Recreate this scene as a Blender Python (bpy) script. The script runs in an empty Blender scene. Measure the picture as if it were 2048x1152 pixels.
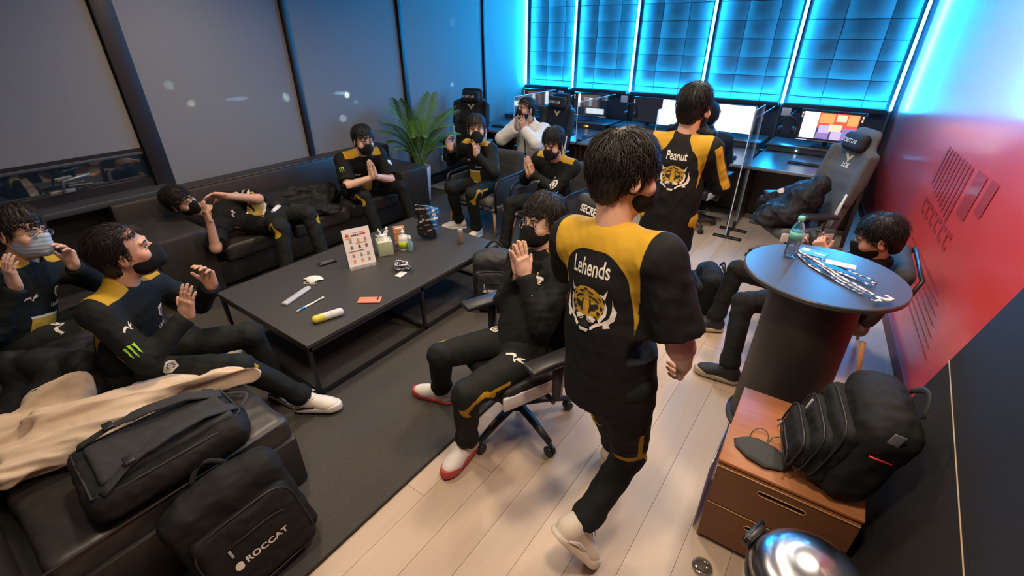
import bpy, bmesh, math, random
import numpy as np
from mathutils import Vector, Matrix
from mathutils.bvhtree import BVHTree

# ------------------------------------------------------------------ camera, world, lights, exposure
SC = bpy.context.scene
COL = SC.collection
CAM_H = 2.05
cam_d = bpy.data.cameras.new('camera'); cam = bpy.data.objects.new('camera', cam_d); COL.objects.link(cam)
cam.location = (0, 0, CAM_H)
cam.rotation_euler = (math.radians(90 - 29.0), 0, math.radians(35.8))
cam_d.sensor_width = 36.0; cam_d.lens = 930 / 2048 * 36.0
cam_d.clip_start = 0.02; cam_d.clip_end = 200
SC.camera = cam
SC.view_settings.view_transform = 'Standard'; SC.view_settings.look = 'None'
SC.view_settings.gamma = 1.0; SC.view_settings.use_curve_mapping = False
SC.view_settings.exposure = 0.0

world = bpy.data.worlds.new('night'); SC.world = world; world.use_nodes = True
world.node_tree.nodes['Background'].inputs[0].default_value = (0.010, 0.013, 0.022, 1)
world.node_tree.nodes['Background'].inputs[1].default_value = 1.0

def lamp(name, loc, power, size, color, spread=180):
    l = bpy.data.lights.new(name, 'AREA'); l.shape = 'DISK'; l.size = size; l.energy = power; l.color = color
    l.spread = math.radians(spread)
    o = bpy.data.objects.new(name, l); o.location = loc; COL.objects.link(o); return o
WARM = (1.0, 0.80, 0.60)
lamp('unseen_ceiling_light', (-.7, 4.35, 2.93), 26, .30, (.86, .93, 1.0), 150)  # unseen cool fill, added to brighten the far floor
# recessed ceiling downlights of the lounge (above the frame)
for (x, y, p) in ((-0.25, 0.9, 26), (-1.15, 2.5, 24), (-2.6, 1.2, 26), (-2.7, 3.2, 20), (0.15, 2.9, 26), (-4.0, 1.9, 20), (-1.2, 0.2, 16)):
    lamp('unseen_ceiling_light', (x, y, 2.93), p, 0.30, WARM, 150)
for (x, y, p) in ((-1.6, 4.6, 6), (-3.3, 4.5, 10)):  # the second is an added fill that brightens the white fleece
    lamp('unseen_ceiling_light', (x, y, 2.93), p, 0.30, (1.0, 0.86, 0.72), 150)

random.seed(7); RNG = np.random.default_rng(7)

# ------------------------------------------------------------------ materials
MATS = {}
def mat(name, col=(.5, .5, .5), rough=.6, metal=0.0, spec=.5, noise=None, bump=None, emit=None, coat=0.0, sheen=0.0, trans=0.0, alpha=None, col2=None, ior=None, stretch=None):
    """noise=(scale, amount): colour variation; bump=(scale, strength, distance); col2: second colour of the noise"""
    if name in MATS: return MATS[name]
    m = bpy.data.materials.new(name); m.use_nodes = True; MATS[name] = m
    nt = m.node_tree; N = nt.nodes; L = nt.links; b = N['Principled BSDF']
    b.inputs['Base Color'].default_value = (*col, 1); b.inputs['Roughness'].default_value = rough
    b.inputs['Metallic'].default_value = metal; b.inputs['Specular IOR Level'].default_value = spec
    b.inputs['Coat Weight'].default_value = coat; b.inputs['Sheen Weight'].default_value = sheen
    b.inputs['Transmission Weight'].default_value = trans
    if ior: b.inputs['IOR'].default_value = ior
    if alpha is not None: b.inputs['Alpha'].default_value = alpha
    if emit: b.inputs['Emission Color'].default_value = (*emit[0], 1); b.inputs['Emission Strength'].default_value = emit[1]
    if noise or bump:
        tc = N.new('ShaderNodeTexCoord'); src = tc.outputs['Object']
        if stretch:
            mp = N.new('ShaderNodeMapping'); mp.inputs['Scale'].default_value = stretch; L.new(src, mp.inputs[0]); src = mp.outputs[0]
        if noise:
            n = N.new('ShaderNodeTexNoise'); n.inputs['Scale'].default_value = noise[0]; n.inputs['Detail'].default_value = 4; L.new(src, n.inputs['Vector'])
            mx = N.new('ShaderNodeMix'); mx.data_type = 'RGBA'
            c2 = col2 if col2 else tuple(c * (1 - noise[1]) for c in col)
            c1 = col if col2 else tuple(min(1, c * (1 + noise[1])) for c in col)
            mx.inputs[6].default_value = (*c1, 1); mx.inputs[7].default_value = (*c2, 1)
            L.new(n.outputs[0], mx.inputs[0]); L.new(mx.outputs[2], b.inputs['Base Color'])
        if bump:
            n2 = N.new('ShaderNodeTexNoise'); n2.inputs['Scale'].default_value = bump[0]; n2.inputs['Detail'].default_value = 3; L.new(src, n2.inputs['Vector'])
            bp = N.new('ShaderNodeBump'); bp.inputs['Strength'].default_value = bump[1]; bp.inputs['Distance'].default_value = bump[2] if len(bump) > 2 else .01
            L.new(n2.outputs[0], bp.inputs['Height']); L.new(bp.outputs[0], b.inputs['Normal'])
    return m

def zone_mat(name, base, zone, rough=.75, attr='zone', base2=None):
    """cloth with a second colour where the mesh attribute is positive"""
    m = mat(name, base, rough, spec=.16, bump=(420, .25, .002))
    nt = m.node_tree; N = nt.nodes; L = nt.links; b = N['Principled BSDF']
    a = N.new('ShaderNodeAttribute'); a.attribute_name = attr
    r = N.new('ShaderNodeMapRange'); r.inputs[1].default_value = -.0012; r.inputs[2].default_value = .0012
    L.new(a.outputs['Fac'], r.inputs[0])
    mx = N.new('ShaderNodeMix'); mx.data_type = 'RGBA'; mx.inputs[6].default_value = (*base, 1); mx.inputs[7].default_value = (*zone, 1)
    L.new(r.outputs[0], mx.inputs[0]); L.new(mx.outputs[2], b.inputs['Base Color'])
    return m

def emission(name, col, strength):
    if name in MATS: return MATS[name]
    m = bpy.data.materials.new(name); m.use_nodes = True; MATS[name] = m
    nt = m.node_tree; nt.nodes.clear()
    e = nt.nodes.new('ShaderNodeEmission'); e.inputs[0].default_value = (*col, 1); e.inputs[1].default_value = strength
    o = nt.nodes.new('ShaderNodeOutputMaterial'); nt.links.new(e.outputs[0], o.inputs[0]); return m

def clear_mat(name, col=(1, 1, 1), glossy=.12, rough=.05, tint=.92):
    """thin clear sheet: mostly transparent with a weak mirror layer"""
    if name in MATS: return MATS[name]
    m = bpy.data.materials.new(name); m.use_nodes = True; MATS[name] = m
    nt = m.node_tree; nt.nodes.clear(); N = nt.nodes; L = nt.links
    t = N.new('ShaderNodeBsdfTransparent'); t.inputs[0].default_value = (*[c * tint for c in col], 1)
    g = N.new('ShaderNodeBsdfGlossy'); g.inputs[0].default_value = (1, 1, 1, 1); g.inputs[1].default_value = rough
    fr = N.new('ShaderNodeLayerWeight'); fr.inputs[0].default_value = .25
    mr = N.new('ShaderNodeMath'); mr.operation = 'MULTIPLY_ADD'; mr.inputs[1].default_value = .6; mr.inputs[2].default_value = glossy * .4
    L.new(fr.outputs['Fresnel'], mr.inputs[0])
    mx = N.new('ShaderNodeMixShader'); L.new(mr.outputs[0], mx.inputs[0]); L.new(t.outputs[0], mx.inputs[1]); L.new(g.outputs[0], mx.inputs[2])
    o = N.new('ShaderNodeOutputMaterial'); L.new(mx.outputs[0], o.inputs[0]); return m

# ------------------------------------------------------------------ object helpers
def tag(o, label=None, cat=None, group=None, kind=None):
    if label: o['label'] = label
    if cat: o['category'] = cat
    if group: o['group'] = group
    if kind: o['kind'] = kind
    return o
def thing(name, label, cat, loc=(0, 0, 0), rz=0.0, group=None):
    o = bpy.data.objects.new(name, None); COL.objects.link(o); o.empty_display_size = .1
    o.location = loc; o.rotation_euler = (0, 0, rz)
    return tag(o, label, cat, group)
def link(name, me, m=None, parent=None, smooth=True):
    o = bpy.data.objects.new(name, me); COL.objects.link(o)
    if m is not None and not me.materials: me.materials.append(m)
    if parent is not None: o.parent = parent
    return o
def mesh_np(name, V, F, smooth=True):
    """V (n,3), F (m,k) equal-sized faces as numpy arrays"""
    me = bpy.data.meshes.new(name); V = np.asarray(V, np.float32); F = np.asarray(F, np.int32); k = F.shape[1]
    me.vertices.add(len(V)); me.vertices.foreach_set('co', V.ravel())
    me.loops.add(F.size); me.loops.foreach_set('vertex_index', F.ravel())
    me.polygons.add(len(F)); me.polygons.foreach_set('loop_start', np.arange(0, F.size, k, dtype=np.int32))
    me.polygons.foreach_set('use_smooth', np.full(len(F), smooth, bool))
    me.update(calc_edges=True); me.validate(); return me
def frame(fwd, up=(0, 0, 1)):
    """3x3 with columns right, forward, up"""
    f = Vector(fwd).normalized(); u = Vector(up); r = f.cross(u).normalized(); u = r.cross(f)
    return Matrix((r, f, u)).transposed()
def euler3(x=0, y=0, z=0):
    from mathutils import Euler
    return Euler((math.radians(x), math.radians(y), math.radians(z))).to_matrix()

class MB:
    """collects simple solids into one mesh"""
    def __init__(s): s.v = []; s.f = []; s.sm = []
    def add(s, V, F, smooth=False, M=None, T=None):
        o = len(s.v)
        for p in V:
            p = Vector(p)
            if M is not None: p = M @ p
            if T is not None: p = p + Vector(T)
            s.v.append(p)
        for q in F: s.f.append([i + o for i in q]); s.sm.append(smooth)
        return s
    def box(s, c, size, M=None, r=0.0, seg=2, T=None):
        hx, hy, hz = [a / 2 for a in size]
        if r <= 0:
            V = [(c[0] + a * hx, c[1] + b * hy, c[2] + d * hz) for a in (-1, 1) for b in (-1, 1) for d in (-1, 1)]
            F = [(0, 1, 3, 2), (4, 6, 7, 5), (0, 4, 5, 1), (2, 3, 7, 6), (0, 2, 6, 4), (1, 5, 7, 3)]
            return s.add(V, F, False, M, T)
        bm = bmesh.new(); bmesh.ops.create_cube(bm, size=1)
        for v in bm.verts: v.co = Vector((v.co.x * size[0], v.co.y * size[1], v.co.z * size[2]))
        bmesh.ops.bevel(bm, geom=bm.edges[:], offset=min(r, min(size) * .49), segments=seg, affect='EDGES', profile=.5)
        bm.verts.index_update()
        V = [v.co + Vector(c) for v in bm.verts]; F = [[v.index for v in f.verts] for f in bm.faces]; bm.free()
        return s.add(V, F, True, M, T)
    def tube(s, pts, r, n=8, closed=False, M=None, T=None, flat=None):
        """sweep a circle (or an ellipse, flat=(ratio, normal)) along pts; r number or list"""
        P = [Vector(p) for p in pts]; k = len(P); V = []; F = []; prev = None
        for i, p in enumerate(P):
            a = P[(i - 1) % k] if (closed or i > 0) else P[i]; b = P[(i + 1) % k] if (closed or i < k - 1) else P[i]
            t = (b - a)
            t = t.normalized() if t.length > 1e-9 else Vector((0, 0, 1))
            if flat: x = t.cross(Vector(flat[1])); 
            elif prev is None: x = t.orthogonal()
            else: x = prev - t * prev.dot(t)
            if x.length < 1e-6: x = t.orthogonal()
            x.normalize(); prev = x; y = t.cross(x)
            rr = r[i] if isinstance(r, (list, tuple)) else r
            for j in range(n):
                a_ = 2 * math.pi * j / n
                V.append(p + x * math.cos(a_) * rr + y * math.sin(a_) * rr * (flat[0] if flat else 1))
        for i in range(k if closed else k - 1):
            for j in range(n):
                F.append((i * n + j, i * n + (j + 1) % n, ((i + 1) % k) * n + (j + 1) % n, ((i + 1) % k) * n + j))
        if not closed: F.append(list(range(n))[::-1]); F.append([(k - 1) * n + j for j in range(n)])
        return s.add(V, F, True, M, T)
    def lathe(s, prof, n=24, M=None, T=None, smooth=True):
        V = []; F = []
        for (r, z) in prof:
            for j in range(n): V.append((r * math.cos(2 * math.pi * j / n), r * math.sin(2 * math.pi * j / n), z))
        for i in range(len(prof) - 1):
            for j in range(n): F.append((i * n + j, i * n + (j + 1) % n, (i + 1) * n + (j + 1) % n, (i + 1) * n + j))
        if prof[0][0] > 1e-6: F.append(list(range(n))[::-1])
        if prof[-1][0] > 1e-6: F.append([(len(prof) - 1) * n + j for j in range(n)])
        return s.add(V, F, smooth, M, T)
    def prism(s, poly, z0, z1, M=None, T=None, smooth=False):
        n = len(poly); V = [(x, y, z0) for x, y in poly] + [(x, y, z1) for x, y in poly]
        F = [list(range(n))[::-1], list(range(n, 2 * n))] + [(i, (i + 1) % n, n + (i + 1) % n, n + i) for i in range(n)]
        return s.add(V, F, smooth, M, T)
    def mesh(s, name):
        me = bpy.data.meshes.new(name); me.from_pydata([tuple(v) for v in s.v], [], s.f)
        me.polygons.foreach_set('use_smooth', s.sm); me.update()
        bm = bmesh.new(); bm.from_mesh(me); bmesh.ops.recalc_face_normals(bm, faces=bm.faces[:]); bm.to_mesh(me); bm.free()
        return me
    def build(s, name, m, parent=None):
        me = s.mesh(name); me.materials.append(m); return link(name, me, None, parent)
def auto_edges(o, deg=35):
    """keep hard corners hard on a smooth-shaded mesh"""
    me = o.data
    bm = bmesh.new(); bm.from_mesh(me)
    for e in bm.edges:
        if len(e.link_faces) == 2 and e.calc_face_angle(0) > math.radians(deg): e.smooth = False
    bm.to_mesh(me); bm.free(); return o
def struct(name, mb, m, parent=None):
    o = mb.build(name, m, parent)
    if parent is None: o['kind'] = 'structure'
    return o
def copy_tree(o, parent=None):
    c = o.copy(); COL.objects.link(c)
    if parent is not None: c.parent = parent
    for ch in list(o.children): copy_tree(ch, c)
    return c

# ------------------------------------------------------------------ signed-distance modelling (numpy)
def V3(p): return np.array((p[0], p[1], p[2]), np.float64)
class SDF:
    def __init__(s, lo, hi, h):
        s.h = h; s.lo = V3(lo) - 2 * h; hi = V3(hi) + 2 * h
        s.n = np.ceil((hi - s.lo) / h).astype(int) + 1
        s.ax = [s.lo[i] + h * np.arange(s.n[i]) for i in range(3)]
        s.d = np.full(tuple(s.n), .08, np.float32)
    def sub(s, lo, hi):
        a = np.clip(np.floor((V3(lo) - s.lo) / s.h).astype(int), 0, s.n); b = np.clip(np.ceil((V3(hi) - s.lo) / s.h).astype(int) + 1, 0, s.n)
        sl = tuple(slice(a[i], b[i]) for i in range(3))
        if any(b[i] <= a[i] for i in range(3)): return None, None
        X = s.ax[0][sl[0]][:, None, None]; Y = s.ax[1][sl[1]][None, :, None]; Z = s.ax[2][sl[2]][None, None, :]
        return sl, (X, Y, Z)
    def put(s, sl, d, k, op):
        g = s.d[sl]; d = d.astype(np.float32)
        if op == 'cut':
            d = -d
            if k > 0:
                hh = np.maximum(k - np.abs(g - d), 0) / k; s.d[sl] = np.maximum(g, d) + hh * hh * k * .25
            else: s.d[sl] = np.maximum(g, d)
        else:
            if k > 0:
                hh = np.maximum(k - np.abs(g - d), 0) / k; s.d[sl] = np.minimum(g, d) - hh * hh * k * .25
            else: s.d[sl] = np.minimum(g, d)
    def cone(s, a, b, ra, rb, k=.02, R=None, ratio=1.0, op='add'):
        """round cone; with R (3x3 columns right, fwd, up) the forward axis is squashed by ratio"""
        a = V3(a); b = V3(b); m = max(ra, rb) + k + .03
        sl, xyz = s.sub(np.minimum(a, b) - m, np.maximum(a, b) + m)
        if sl is None: return s
        X, Y, Z = [q - a[i] for i, q in enumerate(xyz)]; ba = b - a
        if R is not None and ratio != 1.0:
            f = np.array([R[0][1], R[1][1], R[2][1]]); w = (X * f[0] + Y * f[1] + Z * f[2]) * (1 / ratio - 1)
            X = X + w * f[0]; Y = Y + w * f[1]; Z = Z + w * f[2]
            ba = ba + f * (ba @ f) * (1 / ratio - 1)
        t = np.clip((X * ba[0] + Y * ba[1] + Z * ba[2]) / max(ba @ ba, 1e-9), 0, 1)
        d = np.sqrt((X - t * ba[0]) ** 2 + (Y - t * ba[1]) ** 2 + (Z - t * ba[2]) ** 2) - (ra + (rb - ra) * t)
        s.put(sl, d * min(1, ratio ** .5), k, op); return s
    def local(s, c, R, m):
        c = V3(c); sl, xyz = s.sub(c - m, c + m)
        if sl is None: return None, None
        X, Y, Z = [q - c[i] for i, q in enumerate(xyz)]
        if R is None: return sl, (X, Y, Z)
        return sl, tuple(X * R[0][j] + Y * R[1][j] + Z * R[2][j] for j in range(3))
    def ell(s, c, rad, R=None, k=.02, op='add'):
        sl, q = s.local(c, R, max(rad) + k + .03)
        if sl is None: return s
        x, y, z = q; a, b, e = rad
        k0 = np.sqrt((x / a) ** 2 + (y / b) ** 2 + (z / e) ** 2); k1 = np.sqrt((x / a ** 2) ** 2 + (y / b ** 2) ** 2 + (z / e ** 2) ** 2)
        s.put(sl, k0 * (k0 - 1) / np.maximum(k1, 1e-6), k, op); return s
    def rbox(s, c, half, r, R=None, k=.01, op='add'):
        sl, q = s.local(c, R, float(np.linalg.norm(half)) + k + .03)
        if sl is None: return s
        x, y, z = [np.abs(q[i]) - (half[i] - r) for i in range(3)]
        d = np.sqrt(np.maximum(x, 0) ** 2 + np.maximum(y, 0) ** 2 + np.maximum(z, 0) ** 2) + np.minimum(np.maximum(x, np.maximum(y, z)), 0) - r
        s.put(sl, d, k, op); return s
    def plane(s, p, n, k=0.0, near=None):
        """remove the side the normal points to (within near of p when given)"""
        p = V3(p); n = V3(n); n = n / np.linalg.norm(n)
        lo, hi = (p - near, p + near) if near else (s.lo, s.lo + s.n * s.h)
        sl, xyz = s.sub(lo, hi)
        if sl is None: return s
        X, Y, Z = xyz; d = -((X - p[0]) * n[0] + (Y - p[1]) * n[1] + (Z - p[2]) * n[2])
        s.put(sl, d, k, 'cut'); return s
    def mesh(s):
        """naive surface nets"""
        d = s.d; neg = d < 0
        c = sum(neg[i:d.shape[0] - 1 + i, j:d.shape[1] - 1 + j, k:d.shape[2] - 1 + k].astype(np.int8) for i in (0, 1) for j in (0, 1) for k in (0, 1))
        act = (c > 0) & (c < 8); idx = np.argwhere(act)
        ids = np.full(act.shape, -1, np.int32); ids[act] = np.arange(len(idx))
        corner = {}
        for i in (0, 1):
            for j in (0, 1):
                for k in (0, 1): corner[(i, j, k)] = d[idx[:, 0] + i, idx[:, 1] + j, idx[:, 2] + k]
        acc = np.zeros((len(idx), 3)); cnt = np.zeros(len(idx))
        for a in corner:
            for ax in range(3):
                if a[ax] == 0:
                    b = list(a); b[ax] = 1; b = tuple(b); da, db = corner[a], corner[b]; m = (da < 0) != (db < 0)
                    t = np.where(m, da / np.where(m, da - db, 1), 0)
                    p = np.tile(np.array(a, float), (len(idx), 1)); p[:, ax] += t
                    acc += p * m[:, None]; cnt += m
        V = s.lo + (idx + acc / np.maximum(cnt, 1)[:, None]) * s.h
        Fs = []
        for ax in range(3):
            o1, o2 = [(1, 2), (2, 0), (0, 1)][ax]
            sa = [slice(0, n) for n in d.shape]; sb = list(sa); sa[ax] = slice(0, d.shape[ax] - 1); sb[ax] = slice(1, d.shape[ax])
            A = neg[tuple(sa)]; B = neg[tuple(sb)]
            for flip, m in ((False, A & ~B), (True, B & ~A)):
                e = np.argwhere(m); e = e[(e[:, o1] > 0) & (e[:, o2] > 0) & (e[:, o1] < d.shape[o1] - 1) & (e[:, o2] < d.shape[o2] - 1)]
                if not len(e): continue
                q = []
                for (u, w) in ((-1, -1), (0, -1), (0, 0), (-1, 0)):
                    f = e.copy(); f[:, o1] += u; f[:, o2] += w; q.append(ids[f[:, 0], f[:, 1], f[:, 2]])
                q = np.stack(q, 1); Fs.append(q[:, ::-1] if flip else q)
        F = np.concatenate(Fs) if Fs else np.zeros((0, 4), np.int32)
        F = F[(F >= 0).all(1)]
        return V, F
def normals(V, F):
    n = np.cross(V[F[:, 2]] - V[F[:, 0]], V[F[:, 3]] - V[F[:, 1]]); N = np.zeros_like(V)
    for j in range(4): np.add.at(N, F[:, j], n)
    return N / np.maximum(np.linalg.norm(N, axis=1), 1e-12)[:, None]
def relax(V, F, it=2, lam=.5):
    for _ in range(it):
        S = np.zeros_like(V); C = np.zeros(len(V))
        for a, b in ((0, 1), (1, 2), (2, 3), (3, 0)):
            np.add.at(S, F[:, a], V[F[:, b]]); np.add.at(C, F[:, a], 1); np.add.at(S, F[:, b], V[F[:, a]]); np.add.at(C, F[:, b], 1)
        V = V + lam * (S / np.maximum(C, 1)[:, None] - V)
    return V
def wrinkle(V, F, amp, size, seed=0, fold=(1, 1, 1), w=None):
    """cloth folds: sums of warped ridges pushed along the normals; fold scales the axes"""
    r = np.random.default_rng(seed); n = normals(V, F); fold = np.array(fold); P = V @ fold if fold.ndim == 2 else V * fold; tot = np.zeros(len(V))
    for o in range(3):
        kk = 2 * np.pi / (size / (1.8 ** o)); a = 1 / (1.5 ** o)
        for _ in range(3):
            dr = r.normal(size=3); dr /= np.linalg.norm(dr); d2 = r.normal(size=3); d2 /= np.linalg.norm(d2)
            tot += a * (1 - 2 * np.abs(np.sin(P @ dr * kk * .5 + r.uniform(0, 6) + .9 * np.sin(P @ d2 * kk * .45 + r.uniform(0, 6))))) / 3
    tot = tot * amp
    if w is not None: tot = tot * w
    return V + n * tot[:, None]
def sdf_obj(name, sd, m, parent=None, it=1, wr=None):
    V, F = sd.mesh(); V = relax(V, F, it)
    if wr: V = wrinkle(V, F, *wr); V = relax(V, F, 1, .3)
    me = mesh_np(name, V, F); me.materials.append(m); return link(name, me, None, parent)
def join_np(parts):
    Vs = []; Fs = []; o = 0
    for V, F in parts: Vs.append(V); Fs.append(F + o); o += len(V)
    return np.concatenate(Vs), np.concatenate(Fs)

# ------------------------------------------------------------------ flat print: lettering and marks laid onto a surface
def text2d(txt, size=1.0, bold=.0, squeeze=1.0, spacing=1.0):
    c = bpy.data.curves.new('t', 'FONT'); c.body = txt; c.size = size; c.align_x = 'CENTER'; c.align_y = 'CENTER'; c.offset = bold; c.resolution_u = 3; c.space_character = spacing
    o = bpy.data.objects.new('t', c); COL.objects.link(o)
    me = o.to_mesh(); V = [(v.co.x * squeeze, v.co.y) for v in me.vertices]; F = [tuple(p.vertices) for p in me.polygons]
    o.to_mesh_clear(); bpy.data.objects.remove(o); bpy.data.curves.remove(c); return V, F
def polys2d(polys):
    V = []; F = []
    for p in polys: F.append(tuple(range(len(V), len(V) + len(p)))); V += [tuple(q) for q in p]
    return V, F
def bvh_of(objs):
    vs = []; fs = []
    for o in objs:
        M = o.matrix_world if o.parent is None else o.matrix_world
        b = len(vs); vs += [v.co.copy() for v in o.data.vertices]; fs += [[i + b for i in p.vertices] for p in o.data.polygons]
    return BVHTree.FromPolygons(vs, fs)
def decal(name, V, F, bvh, origin, right, up, m, parent, off=.003, cut=.02, reach=.3):
    """lay 2d shapes (in metres) on a surface: origin lies outside it, shapes are pushed along -(right x up)"""
    bm = bmesh.new(); vs = [bm.verts.new((x, y, 0)) for x, y in V]
    for f in F:
        try: bm.faces.new([vs[i] for i in f])
        except ValueError: pass
    bmesh.ops.triangulate(bm, faces=bm.faces[:])
    for _ in range(4):
        e = [e for e in bm.edges if e.calc_length() > cut]
        if not e: break
        bmesh.ops.subdivide_edges(bm, edges=e, cuts=1); bmesh.ops.triangulate(bm, faces=bm.faces[:])
    r = Vector(right).normalized(); u = Vector(up); u = (u - r * u.dot(r)).normalized(); n = r.cross(u)
    bad = []
    for v in bm.verts:
        p = Vector(origin) + r * v.co.x + u * v.co.y
        hit, nn, i, dd = bvh.ray_cast(p + n * .02, -n, reach)
        if hit is None: bad.append(v)
        else: v.co = hit + n * off
    if bad: bmesh.ops.delete(bm, geom=bad, context='VERTS')
    for f in bm.faces:
        f.normal_update()
        if f.normal.dot(n) < 0: f.normal_flip()
    me = bpy.data.meshes.new(name); bm.to_mesh(me); bm.free(); me.materials.append(m)
    return link(name, me, None, parent)
def flat_print(name, V, F, m, parent, M, T):
    """2d shapes on a flat face: M columns right, up, normal"""
    me = bpy.data.meshes.new(name); me.from_pydata([tuple(M @ Vector((x, y, 0)) + Vector(T)) for x, y in V], [], F); me.materials.append(m)
    return link(name, me, None, parent)
def basis(r, u):
    r = Vector(r).normalized(); u = Vector(u); u = (u - r * u.dot(r)).normalized(); n = r.cross(u); return Matrix((r, u, n)).transposed()
# ================================================================== THE ROOM
XL, YB, YF, ZC = -5.05, 7.42, -1.5, 3.0
def red_x(y): return 0.29 + (YB - y) * 0.10          # the red wall stands slightly askew
M_plank = []
for i, (c1, c2) in enumerate((((.50, .375, .275), (.42, .31, .22)), ((.53, .40, .295), (.44, .33, .235)), ((.48, .36, .265), (.41, .30, .215)), ((.55, .42, .31), (.46, .345, .25)))):
    M_plank.append(mat('oak_plank_%d' % i, c1, .42, col2=c2, noise=(3.5, .2), bump=(9, .06, .004), stretch=(9, .8, 1)))
M_gap = mat('floor_gap', (.26, .19, .135), .8)
f = MB(); f.box(((XL + 1.4) / 2, (YB + YF) / 2, -.045), (1.4 - XL + .4, YB - YF + .4, .07)); floor = struct('floor', f, M_gap)
def plank(x0, x1, y0, y1, k):
    mb = MB(); w = x1 - x0; l = y1 - y0
    mb.box((0, 0, 0), (w - .0018, l - .0018, .010)); o = mb.build('plank', M_plank[k % 4], floor); o.location = ((x0 + x1) / 2, (y0 + y1) / 2, -.0053 + random.uniform(0, .0006)); return o
W = .19; xs = np.arange(-1.45, 1.2, W); k = 0
for i, x in enumerate(xs):
    y = YF + random.uniform(-1.2, 0)
    while y < YB:
        l = random.choice((1.5, 1.8, 2.1, 2.4)); y1 = min(y + l, YB)
        if y1 > YF + .05: plank(x, x + W, max(y, YF), y1, random.randrange(4))
        y = y1
for i, x in enumerate(np.arange(-1.45 - W * 19, -1.46, W)):
    y = 4.72 - random.uniform(0, .3); first = True
    while y < YB:
        l = random.choice((1.2, 1.5, 1.8)); y1 = min(y + l, YB); plank(x, x + W, y, y1, random.randrange(4)); y = y1

# carpet
M_carpet = mat('carpet_grey', (.078, .070, .062), .95, noise=(230, .6), bump=(420, .8, .006), spec=.2)
mb = MB(); mb.box(((XL - 1.385) / 2, (YF + 4.79) / 2, .006), (-1.385 - XL, 4.79 - YF, .012))
carpet = tag(mb.build('carpet', M_carpet), 'large dark grey carpet under the sofas and the long black table', 'carpet')
mb = MB(); mb.tube([(-1.385, YF, .008), (-1.385, 4.79, .008), (XL, 4.79, .008)], .007, 6); mb.build('bound_edge', mat('carpet_edge', (.02, .019, .018), .9), carpet)

# left wall: dark window wall with roller blinds
M_black = mat('black_metal', (.012, .012, .013), .45, bump=(60, .05, .002))
M_dark = mat('dark_paint', (.03, .03, .032), .7, noise=(8, .15))
wl = MB()
wl.box((XL - .11, (YF + YB) / 2, .05), (.2, YB - YF, .10)); wl.box((XL - .12, (YF + YB) / 2, ZC - .06), (.2, YB - YF, .12))
struct('wall_left', wl, M_dark)
mb = MB(); mb.box((XL + .012, (4.2 + YB) / 2, .05), (.024, YB - 4.2, .10), r=.004); struct('baseboard_left', mb, mat('baseboard_dark', (.015, .015, .016), .5))
BL = [(YF, 1.47, 1.10), (1.63, 3.03, .25), (3.09, 4.56, .14), (4.63, 6.22, .14), (6.27, YB - .02, .14)]
for j, (y, w) in enumerate(((1.55, .15), (3.06, .055), (4.595, .07), (6.245, .04))):
    mb = MB(); mb.box((XL - .03, y, ZC / 2), (.13, w, ZC), r=.004); struct('trim_%d' % (j + 1), mb, M_black)
M_blind = bpy.data.materials.new('blind_mesh'); M_blind.use_nodes = True
nt = M_blind.node_tree; N = nt.nodes; L = nt.links; b = N['Principled BSDF']; b.inputs['Roughness'].default_value = .75; b.inputs['Specular IOR Level'].default_value = .25
tc = N.new('ShaderNodeTexCoord'); nz = N.new('ShaderNodeTexNoise'); nz.inputs['Scale'].default_value = 700; L.new(tc.outputs['Object'], nz.inputs['Vector'])
mx = N.new('ShaderNodeMix'); mx.data_type = 'RGBA'; mx.inputs[6].default_value = (.20, .197, .19, 1); mx.inputs[7].default_value = (.27, .266, .258, 1); L.new(nz.outputs[0], mx.inputs[0]); L.new(mx.outputs[2], b.inputs['Base Color'])
tr = N.new('ShaderNodeBsdfTransparent'); ms = N.new('ShaderNodeMixShader'); ms.inputs[0].default_value = .07
L.new(b.outputs[0], ms.inputs[1]); L.new(tr.outputs[0], ms.inputs[2]); L.new(ms.outputs[0], N['Material Output'].inputs[0])
M_pane = clear_mat('window_glass', (.8, .9, .9), .25, .02, .85)
blab = ['grey roller blind nearest the camera, raised above the dark window sill', 'wide grey roller blind behind the long black sofa, between thick and thin posts',
        'grey roller blind behind the sofa end and the palm', 'blue-lit roller blind behind the empty gaming chair', 'narrow bright blue roller blind in the far corner']
for j, (y0, y1, z0) in enumerate(BL):
    t = thing('roller_blind', blab[j], 'blind', (XL, (y0 + y1) / 2, z0), group='roller blinds on the window wall')
    w = y1 - y0
    mb = MB(); mb.box((-.004, 0, (ZC - .1 - z0) / 2), (.004, w - .01, ZC - .1 - z0)); mb.build('fabric', M_blind, t)
    mb = MB(); mb.box((.0, 0, .012), (.018, w - .01, .024), r=.004); mb.build('bottom_bar', mat('blind_bar', (.05, .05, .052), .5), t)
    mb = MB(); mb.tube([(-.03, -w / 2 + .01, ZC - .1 - z0), (-.03, w / 2 - .01, ZC - .1 - z0)], .035, 12); mb.build('roller', M_black, t)
    mb = MB(); mb.box((XL - .075, (y0 + y1) / 2, ZC / 2), (.008, w, ZC - .1)); struct('window_%d' % (j + 1), mb, M_pane)
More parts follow.
